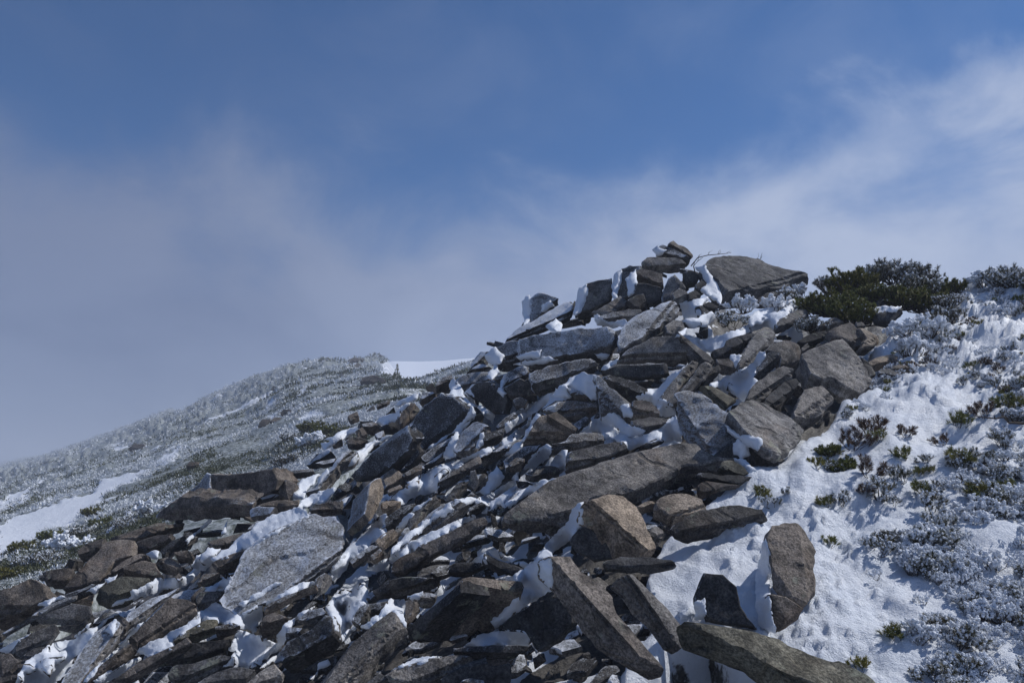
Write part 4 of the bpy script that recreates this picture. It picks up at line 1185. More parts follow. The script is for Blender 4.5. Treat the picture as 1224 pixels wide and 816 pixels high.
# ------------------------------------------------------------------ stones in the gaps (all alike)
SCREE = [(-20, 830), (-20, 720), (130, 655), (250, 600), (340, 570), (400, 530), (470, 490), (530, 455), (600, 400), (640, 375), (740, 335), (800, 305),
         (860, 340), (870, 380), (900, 400), (1000, 400), (1040, 420), (1010, 470), (960, 520), (900, 560), (860, 600), (800, 640), (780, 690), (790, 740), (740, 830)]
protos = []
for k in range(14):
    r = random.Random(900 + k)
    b = r.uniform(.32, .62)
    npt = r.randint(4, 6)
    uv = [(0.5 * math.cos(2 * math.pi * i / npt + r.uniform(-.4, .4)) * r.uniform(.8, 1.2), b * 0.5 * math.sin(2 * math.pi * i / npt + r.uniform(-.4, .4)) * r.uniform(.8, 1.2)) for i in range(npt)]
    if signed_area(uv) < 0:
        uv.reverse()
    res = slab_mesh(uv, r.uniform(.12, .28), 0.11, r, 0.6)
    if res is None:
        continue
    me = bpy.data.meshes.new('stone')
    me.from_pydata([tuple(v) for v in res[0]], [], res[1])
    me.materials.append(M_ROCK)
    me.polygons.foreach_set('use_smooth', [True] * len(me.polygons))
    me.set_sharp_from_angle(angle=R(18))
    protos.append((me, res))
placed = 0
r = random.Random(5)
cells = [(x, y) for x in range(-10, 1050, 26) for y in range(300, 830, 26)]
r.shuffle(cells)
stone_spots = []
for (x, y) in cells:
    x += r.uniform(-12, 12)
    y += r.uniform(-12, 12)
    if not bool(inside(np.array([x]), np.array([y]), SCREE)[0]):
        continue
    if any(bool(inside(np.array([x]), np.array([y]), pg)[0]) for pg in SNOWPATCH) and r.random() < 0.75:
        continue
    stone_spots.append((x, y))
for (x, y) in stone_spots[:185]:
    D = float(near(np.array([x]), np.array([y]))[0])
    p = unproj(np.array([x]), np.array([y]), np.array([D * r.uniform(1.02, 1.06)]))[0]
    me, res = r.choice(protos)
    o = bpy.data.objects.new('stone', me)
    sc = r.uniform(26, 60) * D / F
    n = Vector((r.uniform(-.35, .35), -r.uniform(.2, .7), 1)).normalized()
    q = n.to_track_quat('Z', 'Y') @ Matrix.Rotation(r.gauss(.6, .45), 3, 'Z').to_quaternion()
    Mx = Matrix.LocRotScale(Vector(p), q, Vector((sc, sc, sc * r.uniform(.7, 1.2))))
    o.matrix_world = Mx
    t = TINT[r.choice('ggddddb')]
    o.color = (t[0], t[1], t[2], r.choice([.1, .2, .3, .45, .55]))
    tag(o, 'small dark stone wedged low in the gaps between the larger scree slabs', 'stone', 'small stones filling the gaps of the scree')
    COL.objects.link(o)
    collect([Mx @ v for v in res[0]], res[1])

# gravel and chips deep in the gaps
V, Fq = [], []
for k in range(1300):
    x, y = r.uniform(-10, 1040), r.uniform(300, 850)
    if not bool(inside(np.array([x]), np.array([y]), SCREE)[0]):
        continue
    V.append((x, y))
pxs = np.array(V)
Dn = near(pxs[:, 0], pxs[:, 1])
P = unproj(pxs[:, 0], pxs[:, 1], Dn * 1.07)
verts, faces = [], []
for (p, Dk) in zip(P, Dn):
    s = r.uniform(5, 13) * Dk / F
    q = Matrix.Rotation(r.uniform(0, 6.28), 3, Vector((r.uniform(-1, 1), r.uniform(-1, 1), r.uniform(-1, 1))).normalized())
    b0 = len(verts)
    for cx, cy, cz in ((-1, -.7, -.4), (1, -.6, -.4), (.9, .7, -.35), (-.8, .8, -.4), (-.7, -.5, .4), (.8, -.4, .3), (.6, .6, .45), (-.6, .5, .35)):
        v = q @ Vector((cx * r.uniform(.7, 1.2), cy * r.uniform(.6, 1.2), cz * r.uniform(.6, 1.3))) * s
        verts.append(Vector(p) + v)
    for f in ((0, 3, 2, 1), (4, 5, 6, 7), (0, 1, 5, 4), (1, 2, 6, 5), (2, 3, 7, 6), (3, 0, 4, 7)):
        faces.append(tuple(i + b0 for i in f))
collect(verts, faces)
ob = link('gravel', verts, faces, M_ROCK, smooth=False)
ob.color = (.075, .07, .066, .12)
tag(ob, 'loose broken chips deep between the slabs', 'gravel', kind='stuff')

# ------------------------------------------------------------------ loose snow lying on and between the stones
bvh = BVHTree.FromPolygons(BV, BF)


def hit_depth(x, y, fallback):
    dr = Vector(ray(x, y))
    h = bvh.ray_cast(Vector(CAM), dr)
    if h[0] is None:
        return fallback
    return h[3] / dr.length


def drape(pg, thick, seed, step=2.7, smooth=26):
    """snow sheet resting on what lies below it, rounded at its rim"""
    r = random.Random(seed)
    n = len(pg)
    ol = []
    for i in range(n):
        a, b = Vector(pg[i]), Vector(pg[(i + 1) % n])
        L = (b - a).length
        k = max(1, int(L / (step * 0.9)))
        nr = Vector((b.y - a.y, a.x - b.x)).normalized()
        for j in range(k):
            p = a.lerp(b, j / k)
            ol.append(p + nr * (mnoise.noise(Vector((p.x * .09, p.y * .09, seed))) * 2.6 + mnoise.noise(Vector((p.x * .3, p.y * .3, seed))) * 1.8 + mnoise.noise(Vector((p.x * .8, p.y * .8, seed))) * .8))
    m = len(ol)
    og = [(p.x, p.y) for p in ol]
    xs, ys = [p[0] for p in og], [p[1] for p in og]
    GX_, GY_ = np.meshgrid(np.arange(min(xs), max(xs), step), np.arange(min(ys), max(ys), step))
    GX_ = GX_ + rng.uniform(-.3, .3, GX_.shape) * step
    GY_ = GY_ + rng.uniform(-.3, .3, GY_.shape) * step
    ok = inside(GX_, GY_, og) & (edge_dist(GX_, GY_, og) > step * .45)
    pts = ol + [Vector((a, b)) for a, b in zip(GX_[ok], GY_[ok])]
    vs, es, fs, ov, oe, of = delaunay_2d_cdt(pts, [], [list(range(m))], 1, 1e-5)
    if not fs:
        return None
    X_ = np.array([p.x for p in vs])
    Y_ = np.array([p.y for p in vs])
    Dn = near(X_, Y_)
    W0 = np.array([1.0 / hit_depth(x, y, d) for x, y, d in zip(X_, Y_, Dn)])
    Wd = W0.copy()
    nb = [set() for _ in vs]
    for f in fs:
        for i in range(len(f)):
            a, b = f[i], f[(i + 1) % len(f)]
            nb[a].add(b)
            nb[b].add(a)
    nb = [list(s) for s in nb]
    rq = W0 * Dn                                    # fill wells between the stones
    W0 = np.maximum(W0, (np.percentile(rq, 50) - 0.015) / Dn)
    W0 = np.minimum(W0, 2.0 / Dn)
    Wd = W0.copy()
    for _ in range(smooth):
        Wn = np.array([Wd[s].mean() if s else Wd[i] for i, s in enumerate(nb)])
        Wd = np.maximum(W0, 0.4 * Wd + 0.6 * Wn)
    ed = edge_dist(X_, Y_, og)
    tpx = thick * .7
    prof = 1 - np.exp(-ed / (0.9 * tpx + 1.2))
    lump = np.array([mnoise.noise(Vector((x * .07, y * .07, seed))) * .5 + mnoise.noise(Vector((x * .2, y * .2, seed))) * .22 for x, y in zip(X_, Y_)])
    Dd = 1.0 / Wd
    hh = (tpx * (prof * (1 + .5 * np.maximum(lump, -.5))) - 0.2 + 1.5 * np.minimum(ed / 4.0, 1.0)) * Dd / F
    Dd = Dd - hh
    P_ = unproj(X_, Y_, Dd)
    faces = []
    for f in fs:
        a, b, c = (P_[i] for i in f[:3])
        nn = np.cross(b - a, c - a)
        faces.append(tuple(f) if nn @ (a - CAM) < 0 else tuple(reversed(f)))
    # skirt that closes the rim down onto the stone behind
    rim = {}
    cnt = {}
    for f in faces:
        for i in range(len(f)):
            e = (f[i], f[(i + 1) % len(f)])
            cnt[e] = 1
    V_ = [Vector(p) for p in P_]
    for (a, b) in list(cnt):
        if (b, a) not in cnt:
            for k in (a, b):
                if k not in rim:
                    rim[k] = len(V_)
                    q = V_[k]
                    V_.append(q + (q - Vector(CAM)).normalized() * (tpx * 1.2 * Dd[k] / F + 0.03) + Vector((0, 0, -0.01)))
            faces.append((b, a, rim[a], rim[b]))
    return V_, faces


def drapes(text, name, mat, thick_default, label, seed0):
    verts, faces = [], []
    for k, line in enumerate(text.strip().split('\n')):
        q = line.split('|')
        th = float(q[2]) if len(q) > 2 else thick_default
        res = drape(poly(q[0], q[1]), th, seed0 + k)
        if res is None:
            continue
        b0 = len(verts)
        verts += res[0]
        faces += [tuple(i + b0 for i in f) for f in res[1]]
    o = link(name, verts, faces, mat)
    tag(o, label, 'snow', kind='stuff')
    return o


drapes(SNOWS, 'snow_cover', M_SNOW, 4.0, 'white snow lying on and between the stones of the scree', 100)
drapes(RIMES, 'rime_crust', M_SNOW, 5.0, 'thick white rime crusts frozen to the edges of stones', 300)

# ------------------------------------------------------------------ plants
def tube(pts, radii, verts, faces, k=5):
    b0 = len(verts)
    for i, p in enumerate(pts):
        t = (pts[min(i + 1, len(pts) - 1)] - pts[max(i - 1, 0)]).normalized()
        a = t.orthogonal().normalized()
        b = t.cross(a)
        for j in range(k):
            an = 2 * math.pi * j / k
            verts.append(p + (a * math.cos(an) + b * math.sin(an)) * radii[i])
    for i in range(len(pts) - 1):
        for j in range(k):
            faces.append((b0 + i * k + j, b0 + i * k + (j + 1) % k, b0 + (i + 1) * k + (j + 1) % k, b0 + (i + 1) * k + j))


def blob(c, s, verts, faces, r):
    """one knob of rime: a lumpy little octahedral ball"""
    b0 = len(verts)
    ds = [(1, 0, 0), (-1, 0, 0), (0, 1, 0), (0, -1, 0), (0, 0, 1), (0, 0, -1)]
    e = [Vector(d_) for d_ in ds]
    tri = [(0, 2, 4), (2, 1, 4), (1, 3, 4), (3, 0, 4), (2, 0, 5), (1, 2, 5), (3, 1, 5), (0, 3, 5)]
    mid = {}
    V_ = list(e)
    Fo = []

    def mp_(a, b):
        k_ = (min(a, b), max(a, b))
        if k_ not in mid:
            mid[k_] = len(V_)
            V_.append((V_[a] + V_[b]).normalized())
        return mid[k_]
    for a, b, c_ in tri:
        x, y, z = mp_(a, b), mp_(b, c_), mp_(c_, a)
        Fo += [(a, x, z), (x, b, y), (z, y, c_), (x, y, z)]
    for v in V_:
        verts.append(c + v * s * r.uniform(.75, 1.25))
    for f in Fo:
        faces.append(tuple(i + b0 for i in f))


def tuft(c, axis, L, nn, r, NV, NF, NT_, wide=0.0045):
    """bottle brush of needles round a shoot from c along axis"""
    a = axis.orthogonal().normalized()
    b = axis.cross(a)
    for k in range(nn):
        s = r.random() ** 0.7
        an = r.uniform(0, 2 * math.pi)
        out = (a * math.cos(an) + b * math.sin(an))
        base = c + axis * (L * s)
        dr = (out * r.uniform(.45, 1.0) + axis * r.uniform(.5, 1.1)).normalized()
        ln = L * r.uniform(.55, .95)
        side = dr.cross(axis)
        side = side.normalized() if side.length > 1e-4 else a
        i0 = len(NV)
        w_ = wide * r.uniform(.7, 1.3)
        NV += [base - side * w_ * .6, base + side * w_ * .6, base + dr * ln * .6 + side * w_, base + dr * ln, base + dr * ln * .6 - side * w_]
        NT_ += [0.0, 0.0, 0.5, 1.0, 0.5]
        NF += [(i0, i0 + 1, i0 + 2, i0 + 4), (i0 + 4, i0 + 2, i0 + 3)]


def shrub_meshes(seed, size, nb, needles, tufts, knobs, flat, mat, tl=0.055, kr=(.12, .30), nw=.05):
    """returns meshes for branch, needles and rime of one low shrub of about `size` metres"""
    r = random.Random(seed)
    SV, SF, NV, NF, NT_, RV, RF = [], [], [], [], [], [], []
    for k in range(nb):
        an = 2 * math.pi * (k + r.uniform(-.4, .4)) / nb
        rad = size * 0.5 * r.uniform(.35, 1.0)
        tip = Vector((math.cos(an) * rad, math.sin(an) * rad, size * flat * r.uniform(.45, 1.0) * (1.15 - 0.5 * rad / (size * .5))))
        root = Vector((math.cos(an) * rad * .12, math.sin(an) * rad * .12, -0.05 * size))
        mid = root.lerp(tip, .55) + Vector((r.uniform(-.1, .1), r.uniform(-.1, .1), -.06)) * size
        pts = [root, root.lerp(mid, .6), mid, mid.lerp(tip, .6), tip]
        tube(pts, [size * .018, size * .015, size * .012, size * .009, size * .005], SV, SF, 4)
        for j in range(tufts):
            t = r.uniform(.30, 1.0) if j else 1.0
            c = mid.lerp(tip, (t - .4) / .6) if t > .4 else root.lerp(mid, t / .4)
            ax = ((tip - mid).normalized() + Vector((r.uniform(-1, 1), r.uniform(-1, 1), r.uniform(.1, 1.2))) * .8).normalized()
            L = tl * r.uniform(.75, 1.25)
            c2 = c + ax * L * .5 * (j > 0)
            if j:
                tube([c, c2], [size * .006, size * .004], SV, SF, 3)
            tuft(c2, ax, L, needles, r, NV, NF, NT_, tl * nw)
            for q in range(int(knobs) + (r.random() < knobs % 1)):
                p = c2 + ax * L * r.uniform(.5, 1.35) + Vector((r.uniform(-1, .5), r.uniform(-.7, .7), r.uniform(-.2, .9))) * L * .55
                blob(p, tl * r.uniform(*kr), RV, RF, r)
    def mk(nm, v, f, m, tip=None):
        me = bpy.data.meshes.new(nm)
        me.from_pydata([tuple(x) for x in v], [], f)
        me.materials.append(m)
        if tip is not None:
            at = me.attributes.new('tip', 'FLOAT', 'POINT')
            at.data.foreach_set('value', tip)
        me.polygons.foreach_set('use_smooth', [nm == 'rime'] * len(me.polygons))
        me.update()
        return me
    return (mk('branches', SV, SF, M_STEM), mk('needles', NV, NF, mat, NT_), mk('rime', RV, RF, M_SNOW) if RV else None)


def place_shrub(kind, meshes, loc, scale, rot, label, cat, group=None, tilt=(0, 0)):
    o = bpy.data.objects.new(kind, meshes[0])
    o.location = loc
    o.scale = (scale, scale, scale)
    o.rotation_euler = (tilt[0], tilt[1], rot)
    COL.objects.link(o)
    tag(o, label, cat, group)
    for nm, me in (('needles', meshes[1]), ('rime', meshes[2])):
        if me is None:
            continue
        c = bpy.data.objects.new(nm, me)
        c.parent = o
        c['kind'] = 'stuff'
        COL.objects.link(c)
    return o


def on_ground(x, y, sink=0.0):
    D = hit_depth(x, y, float(near(np.array([x]), np.array([y]))[0]))
    p = unproj(np.array([x]), np.array([y]), np.array([D]))[0]
    return Vector(p) - Vector((0, 0, sink)), D


# size 1 variants (about one metre wide before scaling)
V_GREEN = [shrub_meshes(10 + k, 1.0, 44, 46, 12, 0.12, .36, M_GREEN, .066, nw=.06) for k in range(3)]
V_HALF = [shrub_meshes(20 + k, 1.0, 32, 34, 8, 1.1, .36, M_FROST, .085, nw=.05) for k in range(3)]
V_TUFT = [shrub_meshes(30 + k, 1.0, 9, 60, 3, 0.7, .55, M_GREEN, .24, (.06, .16), nw=.035) for k in range(3)]
V_TUFTW = [shrub_meshes(40 + k, 1.0, 9, 42, 3, 4.2, .55, M_FROST, .22, (.09, .24), nw=.04) for k in range(4)]
V_RIME = [shrub_meshes(50 + k, 1.0, 15, 13, 4, 7.5, .42, M_WHITE, .15, (.13, .38), nw=.05) for k in range(4)]
V_RUST = [shrub_meshes(60 + k, 1.0, 11, 54, 3, .8, .5, M_RUST, .21, (.06, .16), nw=.035) for k in range(2)]

r = random.Random(77)
# big dwarf pines on the skyline: centre bottom pixel, width in pixels
BIG = [(985, 372, 62, 'G', 'dark green dwarf pine bush right beside the summit slab'),
       (1018, 352, 66, 'G', 'dwarf pine bush forming the left top of the green thicket'),
       (1022, 386, 66, 'G', 'darkest green dwarf pine bush hanging over the brown hump'),
       (1068, 336, 60, 'H', 'frosted dwarf pine on the very top of the thicket skyline'),
       (1098, 340, 56, 'H', 'dwarf pine at the right end of the thicket skyline'),
       (1082, 366, 60, 'G', 'green dwarf pine below the snow patch in the thicket'),
       (1108, 370, 56, 'G', 'olive dwarf pine spreading right of the dark hollow'),
       (1136, 352, 44, 'G', 'low dwarf pine trailing down to the right of the thicket'),
       (1136, 366, 40, 'H', 'frosty low pine under the trailing dwarf pine'),
       (955, 356, 40, 'W', 'whitened heather clump tucked against the summit slab'),
       (966, 392, 34, 'H', 'half frosted shrub above the dark humped boulder'),
       (975, 396, 36, 'H', 'round olive shrub in front of the pale flat stone'),
       (1000, 348, 52, 'H', 'dwarf pine bush filling the left top of the thicket'),
       (1042, 340, 60, 'H', 'dwarf pine bush in the middle of the thicket skyline'),
       (1096, 356, 60, 'H', 'bushy dwarf pine in the right half of the thicket'),
       (1000, 374, 58, 'G', 'dwarf pine bush just above the grey boulder'),
       (1062, 356, 40, 'G', 'small dwarf pine bush beside the dark hollow'),
       (1036, 362, 54, 'G', 'dwarf pine bush left of the dark hollow'),
       (1178, 344, 50, 'W', 'rimed pine clump left on the far right skyline'),
       (1205, 340, 60, 'H', 'frosted pine clump on the far right skyline'),
       (1240, 344, 56, 'H', 'frosted pine cut by the right edge of the view'),
       (888, 372, 46, 'W', 'frosted heather under the left corner of the summit slab'),
       (866, 388, 36, 'W', 'whitened heather left of the crest snow'),
       (880, 392, 26, 'H', 'little olive shrub in the crest snow'),
       (925, 372, 46, 'W', 'frosted heather under the middle of the summit slab'),
       (940, 362, 34, 'W', 'pinkish frosted heather at the right of the summit slab'),
       (1084, 402, 52, 'W', 'white rimed bush at the dark edge of the thicket'),
       (1112, 402, 60, 'W', 'large rimed bush in the middle of the upper snow'),
       (1090, 424, 54, 'W', 'rime heavy bush right of the tan flat stone'),
       (1130, 385, 46, 'H', 'half white pine shrub on the upper snow slope'),
       (1006, 560, 40, 'G', 'green dwarf pine tuft alone in the snow below the triangle'),
       (990, 542, 36, 'G', 'olive pine tuft above the lone green one'),
       (998, 562, 32, 'H', 'shaded frosted stub under the lone green pine'),
       (1043, 520, 36, 'R', 'pinkish brown heather tuft above the smooth snow'),
       (1020, 535, 34, 'R', 'brownish heather tuft beside the olive pine tuft'),
       (1038, 568, 36, 'R', 'rust coloured heather ball in the snow'),
       (1082, 520, 22, 'R', 'small brown tuft flattened on the smooth snow'),
       (1127, 530, 20, 'R', 'small rusty tuft casting a shadow on the snow'),
       (1050, 528, 22, 'T', 'low green sprig between the heather tufts'),
       (1146, 510, 26, 'T', 'green sprig at the end of the dead branch'),
       (1175, 498, 30, 'R', 'frosty pink heather along the dead branch'),
       (1212, 502, 34, 'H', 'frosted pine at the root of the dead branch'),
       (1165, 552, 44, 'H', 'frosted pine on the rim of the dark hollow'),
       (1145, 556, 30, 'T', 'green tuft left of the dark hollow'),
       (1200, 535, 34, 'W', 'rimed sprig above the dark hollow'),
       (1192, 566, 30, 'H', 'brown green tuft right of the dark hollow'),
       (1172, 600, 36, 'T', 'olive pine sprig growing out of the dark hollow'),
       (1205, 590, 26, 'T', 'low green sprig on the snow right of the hollow'),
       (1099, 568, 18, 'T', 'dark little tuft on the open snow'),
       (1114, 564, 14, 'T', 'tiniest dark tuft on the open snow'),
       (1106, 553, 18, 'H', 'small frosted tuft above the dark little tuft'),
       (1080, 548, 22, 'T', 'flat green sprig on the open snow'),
       (1074, 576, 28, 'H', 'frosted double tuft left of the dark little tuft'),
       (1100, 590, 24, 'T', 'dark green sprig below the open snow'),
       (1034, 590, 22, 'R', 'olive brown tuft under the rust coloured ball'),
       (1050, 596, 36, 'W', 'rimed clump beside the olive brown tuft'),
       (1064, 602, 22, 'H', 'small grey tuft right of the rimed clump'),
       (987, 605, 20, 'T', 'dark green tuft standing left in the trodden snow'),
       (1005, 604, 26, 'W', 'whitened tuft right of the trodden snow'),
       (908, 590, 18, 'T', 'pair of green pine tips in snow beside the curved stone'),
       (912, 596, 16, 'T', 'lower green pine tip beside the curved stone'),
       (941, 590, 14, 'H', 'grey pine tip in the middle of the snow hump'),
       (922, 604, 22, 'H', 'frosted twig tip above the curved stone'),
       (975, 558, 20, 'T', 'green pine tip below the leaning grey slab'),
       (1116, 612, 34, 'W', 'frosted sprig leaning left under the open snow'),
       (1062, 645, 36, 'H', 'dark frosted sprig at the left edge of the rimed thicket'),
       (1098, 655, 44, 'W', 'rounded frosted sprig with a forked stem'),
       (1123, 656, 30, 'W', 'compact whitened sprig right of the forked one'),
       (1052, 660, 36, 'W', 'snowy sprig left below the dark frosted sprig'),
       (1110, 640, 36, 'H', 'shaded pine sprig above the forked one'),
       (1072, 762, 26, 'T', 'single dark twig casting a shadow on the lower snow'),
       (1098, 760, 40, 'W', 'frosted twig fan left of the lower rimed thicket'),
       (1030, 800, 26, 'T', 'dim little tuft by the mossy foreground slab'),
       (992, 650, 18, 'T', 'nearly buried green sprig in the trodden snow')]
b_y = lambda y: y < 430
KINDS_ = dict(G=V_GREEN, H=V_HALF, T=V_TUFT, W=V_RIME, R=V_RUST)
for (x, y, wpx, kd, lab) in BIG:
    loc, D = on_ground(x, y, 0.02)
    D = min(D, float(near(np.array([float(x)]), np.array([float(y)]))[0]) * 1.02)
    loc = Vector(unproj(np.array([float(x)]), np.array([float(y)]), np.array([D]))[0]) - Vector((0, 0, .015))
    ms = KINDS_[kd] if not (kd == 'H' and wpx < 30) else V_TUFTW
    if kd == 'W' and wpx < 40: ms = V_TUFTW
    place_shrub('dwarf_pine' if kd in 'GHT' else 'frosted_shrub', r.choice(ms), loc, wpx * (.72 if kd == 'W' and b_y(y) else 1.06 if kd == 'G' and b_y(y) else 1.02) * D / F, r.uniform(0, 6.28), lab, 'shrub',
                'dwarf pines and heather on the snow slope', (R(r.uniform(-4, 16)), R(r.uniform(-14, 6))))

# the crowded rimed sprigs on the right hand slope: nothing tells these apart
Z_UP = [(1140, 352), (1170, 340), (1260, 335), (1260, 500), (1180, 470), (1110, 470), (1060, 480), (1010, 500), (1045, 455), (1075, 425), (1100, 395)]
Z_MID = [(1180, 470), (1260, 500), (1260, 610), (1140, 600), (1090, 610), (1130, 560), (1200, 530)]
Z_LOW = [(1075, 650), (1130, 620), (1180, 590), (1260, 590), (1260, 840), (1130, 840), (1100, 800), (1088, 745), (1120, 720), (1060, 700), (1040, 685)]
Z_LOW2 = [(1035, 655), (1090, 630), (1160, 650), (1180, 720), (1110, 720), (1060, 712), (1038, 690)]
cnt_s = 0
for zone_, stepx, kinds, wr in ((Z_UP, 12.5, (V_RIME, V_TUFTW, V_TUFTW, V_TUFT, V_RUST), (9, 18)), (Z_MID, 22, (V_TUFTW, V_TUFT, V_RIME), (18, 32)),
                                (Z_LOW, 17, (V_RIME, V_TUFTW, V_RIME), (17, 42)), (Z_LOW2, 15, (V_RIME, V_RIME, V_TUFTW), (18, 30))):
    xs, ys = [p[0] for p in zone_], [p[1] for p in zone_]
    for x in np.arange(min(xs), max(xs), stepx):
        for y in np.arange(min(ys), max(ys), stepx * .8):
            a, b = x + r.uniform(-.5, .5) * stepx, y + r.uniform(-.5, .5) * stepx
            if not bool(inside(np.array([a]), np.array([b]), zone_)[0]):
                continue
            if mnoise.noise(Vector((a * .018, b * .03, 3.3))) < -0.12 or cnt_s >= 297:
                continue
            D = float(near(np.array([a]), np.array([b]))[0])
            loc = Vector(unproj(np.array([a]), np.array([b]), np.array([D]))[0]) - Vector((0, 0, .02))
            place_shrub('frosted_sprig', r.choice(r.choice(kinds)), loc, r.uniform(*wr) * D / F, r.uniform(0, 6.28),
                        'frosted sprig of dwarf pine crowded among many others on the right snow slope', 'shrub', 'rimed sprigs covering the right hand snow slope',
                        (R(r.uniform(-5, 25)), R(r.uniform(-20, 10))))
            cnt_s += 1
print('sprigs', cnt_s)
# countless small sprigs between them, one mass
small = [shrub_meshes(80 + k, 1.0, 7, 8, 2, 4.0, .5, M_WHITE, .26, (.13, .36), nw=.06) for k in range(3)]
packs = []
for ms in small:
    pk = []
    for me in ms:
        co = np.empty(len(me.vertices) * 3, np.float32)
        me.vertices.foreach_get('co', co)
        tv = np.zeros(len(me.vertices), np.float32)
        if 'tip' in me.attributes:
            me.attributes['tip'].data.foreach_get('value', tv)
        pk.append((co.reshape(-1, 3), [tuple(p.vertices) for p in me.polygons], tv))
    packs.append(pk)
acc = [([], [], []), ([], [], []), ([], [], [])]
tot = [0, 0, 0]
nsm = 0
for zone_, stepx, wr, thr_ in ((Z_UP, 8.5, (7, 13), -.02), (Z_MID, 15, (9, 16), .05), (Z_LOW, 13, (8, 19), .05), (Z_LOW2, 12, (8, 18), .05)):
    xs, ys = [p[0] for p in zone_], [p[1] for p in zone_]
    for x in np.arange(min(xs), max(xs), stepx):
        for y in np.arange(min(ys), max(ys), stepx * .8):
            a, b = x + r.uniform(-.6, .6) * stepx, y + r.uniform(-.6, .6) * stepx
            if a > 1235 or b > 825 or not bool(inside(np.array([a]), np.array([b]), zone_)[0]) or mnoise.noise(Vector((a * .025, b * .04, 9.3))) < thr_:
                continue
            D = float(near(np.array([a]), np.array([b]))[0])
            loc = unproj(np.array([a]), np.array([b]), np.array([D]))[0] - np.array([0, 0, .015])
            sc, ro = r.uniform(*wr) * D / F, r.uniform(0, 6.28)
            Rm = np.array([[math.cos(ro), -math.sin(ro), 0], [math.sin(ro), math.cos(ro), 0], [0, 0, 1]])
            nsm += 1
            for i, (co, fc, tv) in enumerate(packs[r.randrange(3)]):
                acc[i][0].append(co @ Rm.T * sc + loc)
                acc[i][1].extend([tuple(j + tot[i] for j in f) for f in fc])
                acc[i][2].append(tv)
                tot[i] += len(co)
print('small sprigs', nsm)
root_ = None
for i, (nm, mt) in enumerate((('rimed_scrub', M_STEM), ('needles', M_WHITE), ('rime', M_SNOW))):
    me = bpy.data.meshes.new(nm)
    me.from_pydata(np.concatenate(acc[i][0]).tolist(), [], acc[i][1])
    me.materials.append(mt)
    if i == 1:
        me.attributes.new('tip', 'FLOAT', 'POINT').data.foreach_set('value', np.concatenate(acc[i][2]))
    ob = bpy.data.objects.new(nm, me)
    COL.objects.link(ob)
    if i == 0:
        root_ = tag(ob, 'countless tiny rimed sprigs between the larger shrubs', kind='stuff')
    else:
        ob.parent = root_


def dead_branch(pts_px, w_px, label, twigs, lift=0.03, seed=1):
    rr = random.Random(seed)
    P = []
    D0 = [float(near(np.array([float(a)]), np.array([float(b)]))[0]) * (1 - lift) for a, b in pts_px]
    Dm = sum(D0) / len(D0)
    for a, b in pts_px:
        P.append(Vector(unproj(np.array([float(a)]), np.array([float(b)]), np.array([Dm]))[0]))
    verts, faces = [], []
    n = len(P)
    tube(P, [w_px * Dm / F * (1 - .7 * i / (n - 1)) for i in range(n)], verts, faces, 6)
    base = P[0].copy()
    o = link('dead_branch', [v - base for v in verts], faces, M_STEM)
    o.location = base
    tag(o, label, 'branch')
    for k in range(twigs):
        i = rr.randint(1, n - 2)
        d_ = (P[i + 1] - P[i]).normalized()
        g = (d_ + Vector((rr.uniform(-.6, .6), rr.uniform(-.5, .5), rr.uniform(.4, 1.4)))).normalized()
        L = rr.uniform(4, 9) * Dm / F
        q = [P[i], P[i] + g * L * .5 + Vector((0, 0, .005)), P[i] + (g + Vector((rr.uniform(-.4, .4), 0, rr.uniform(-.1, .4)))) * L]
        verts, faces = [], []
        tube([v - base for v in q], [w_px * .45 * Dm / F, w_px * .35 * Dm / F, w_px * .15 * Dm / F], verts, faces, 4)
        c = link('twig', verts, faces, M_STEM, parent=o)
    return o


dead_branch([(826, 318), (834, 308), (846, 305), (858, 304), (868, 303), (874, 302)], .7, 'bare dead branch lying between the cairn and the summit slab', 8, .03, 4)
dead_branch([(832, 330), (829, 318), (834, 312), (840, 308)], .8, 'short dark dead limb bent up beside the cairn', 3, .04, 8)
dead_branch([(900, 312), (905, 309), (909, 310), (911, 306)], .5, 'bare twig sticking up on the crest of the summit slab', 3, .01, 9)
dead_branch([(1224, 506), (1206, 505), (1200, 498), (1190, 500), (1178, 499), (1166, 497)], 1.6, 'bare crooked branch over the snow at the right edge', 5, .03, 6)
dead_branch([(1166, 591), (1158, 580), (1150, 573), (1143, 569)], 1.8, 'pale dead stick leaning over the dark hollow', 1, .03, 7)


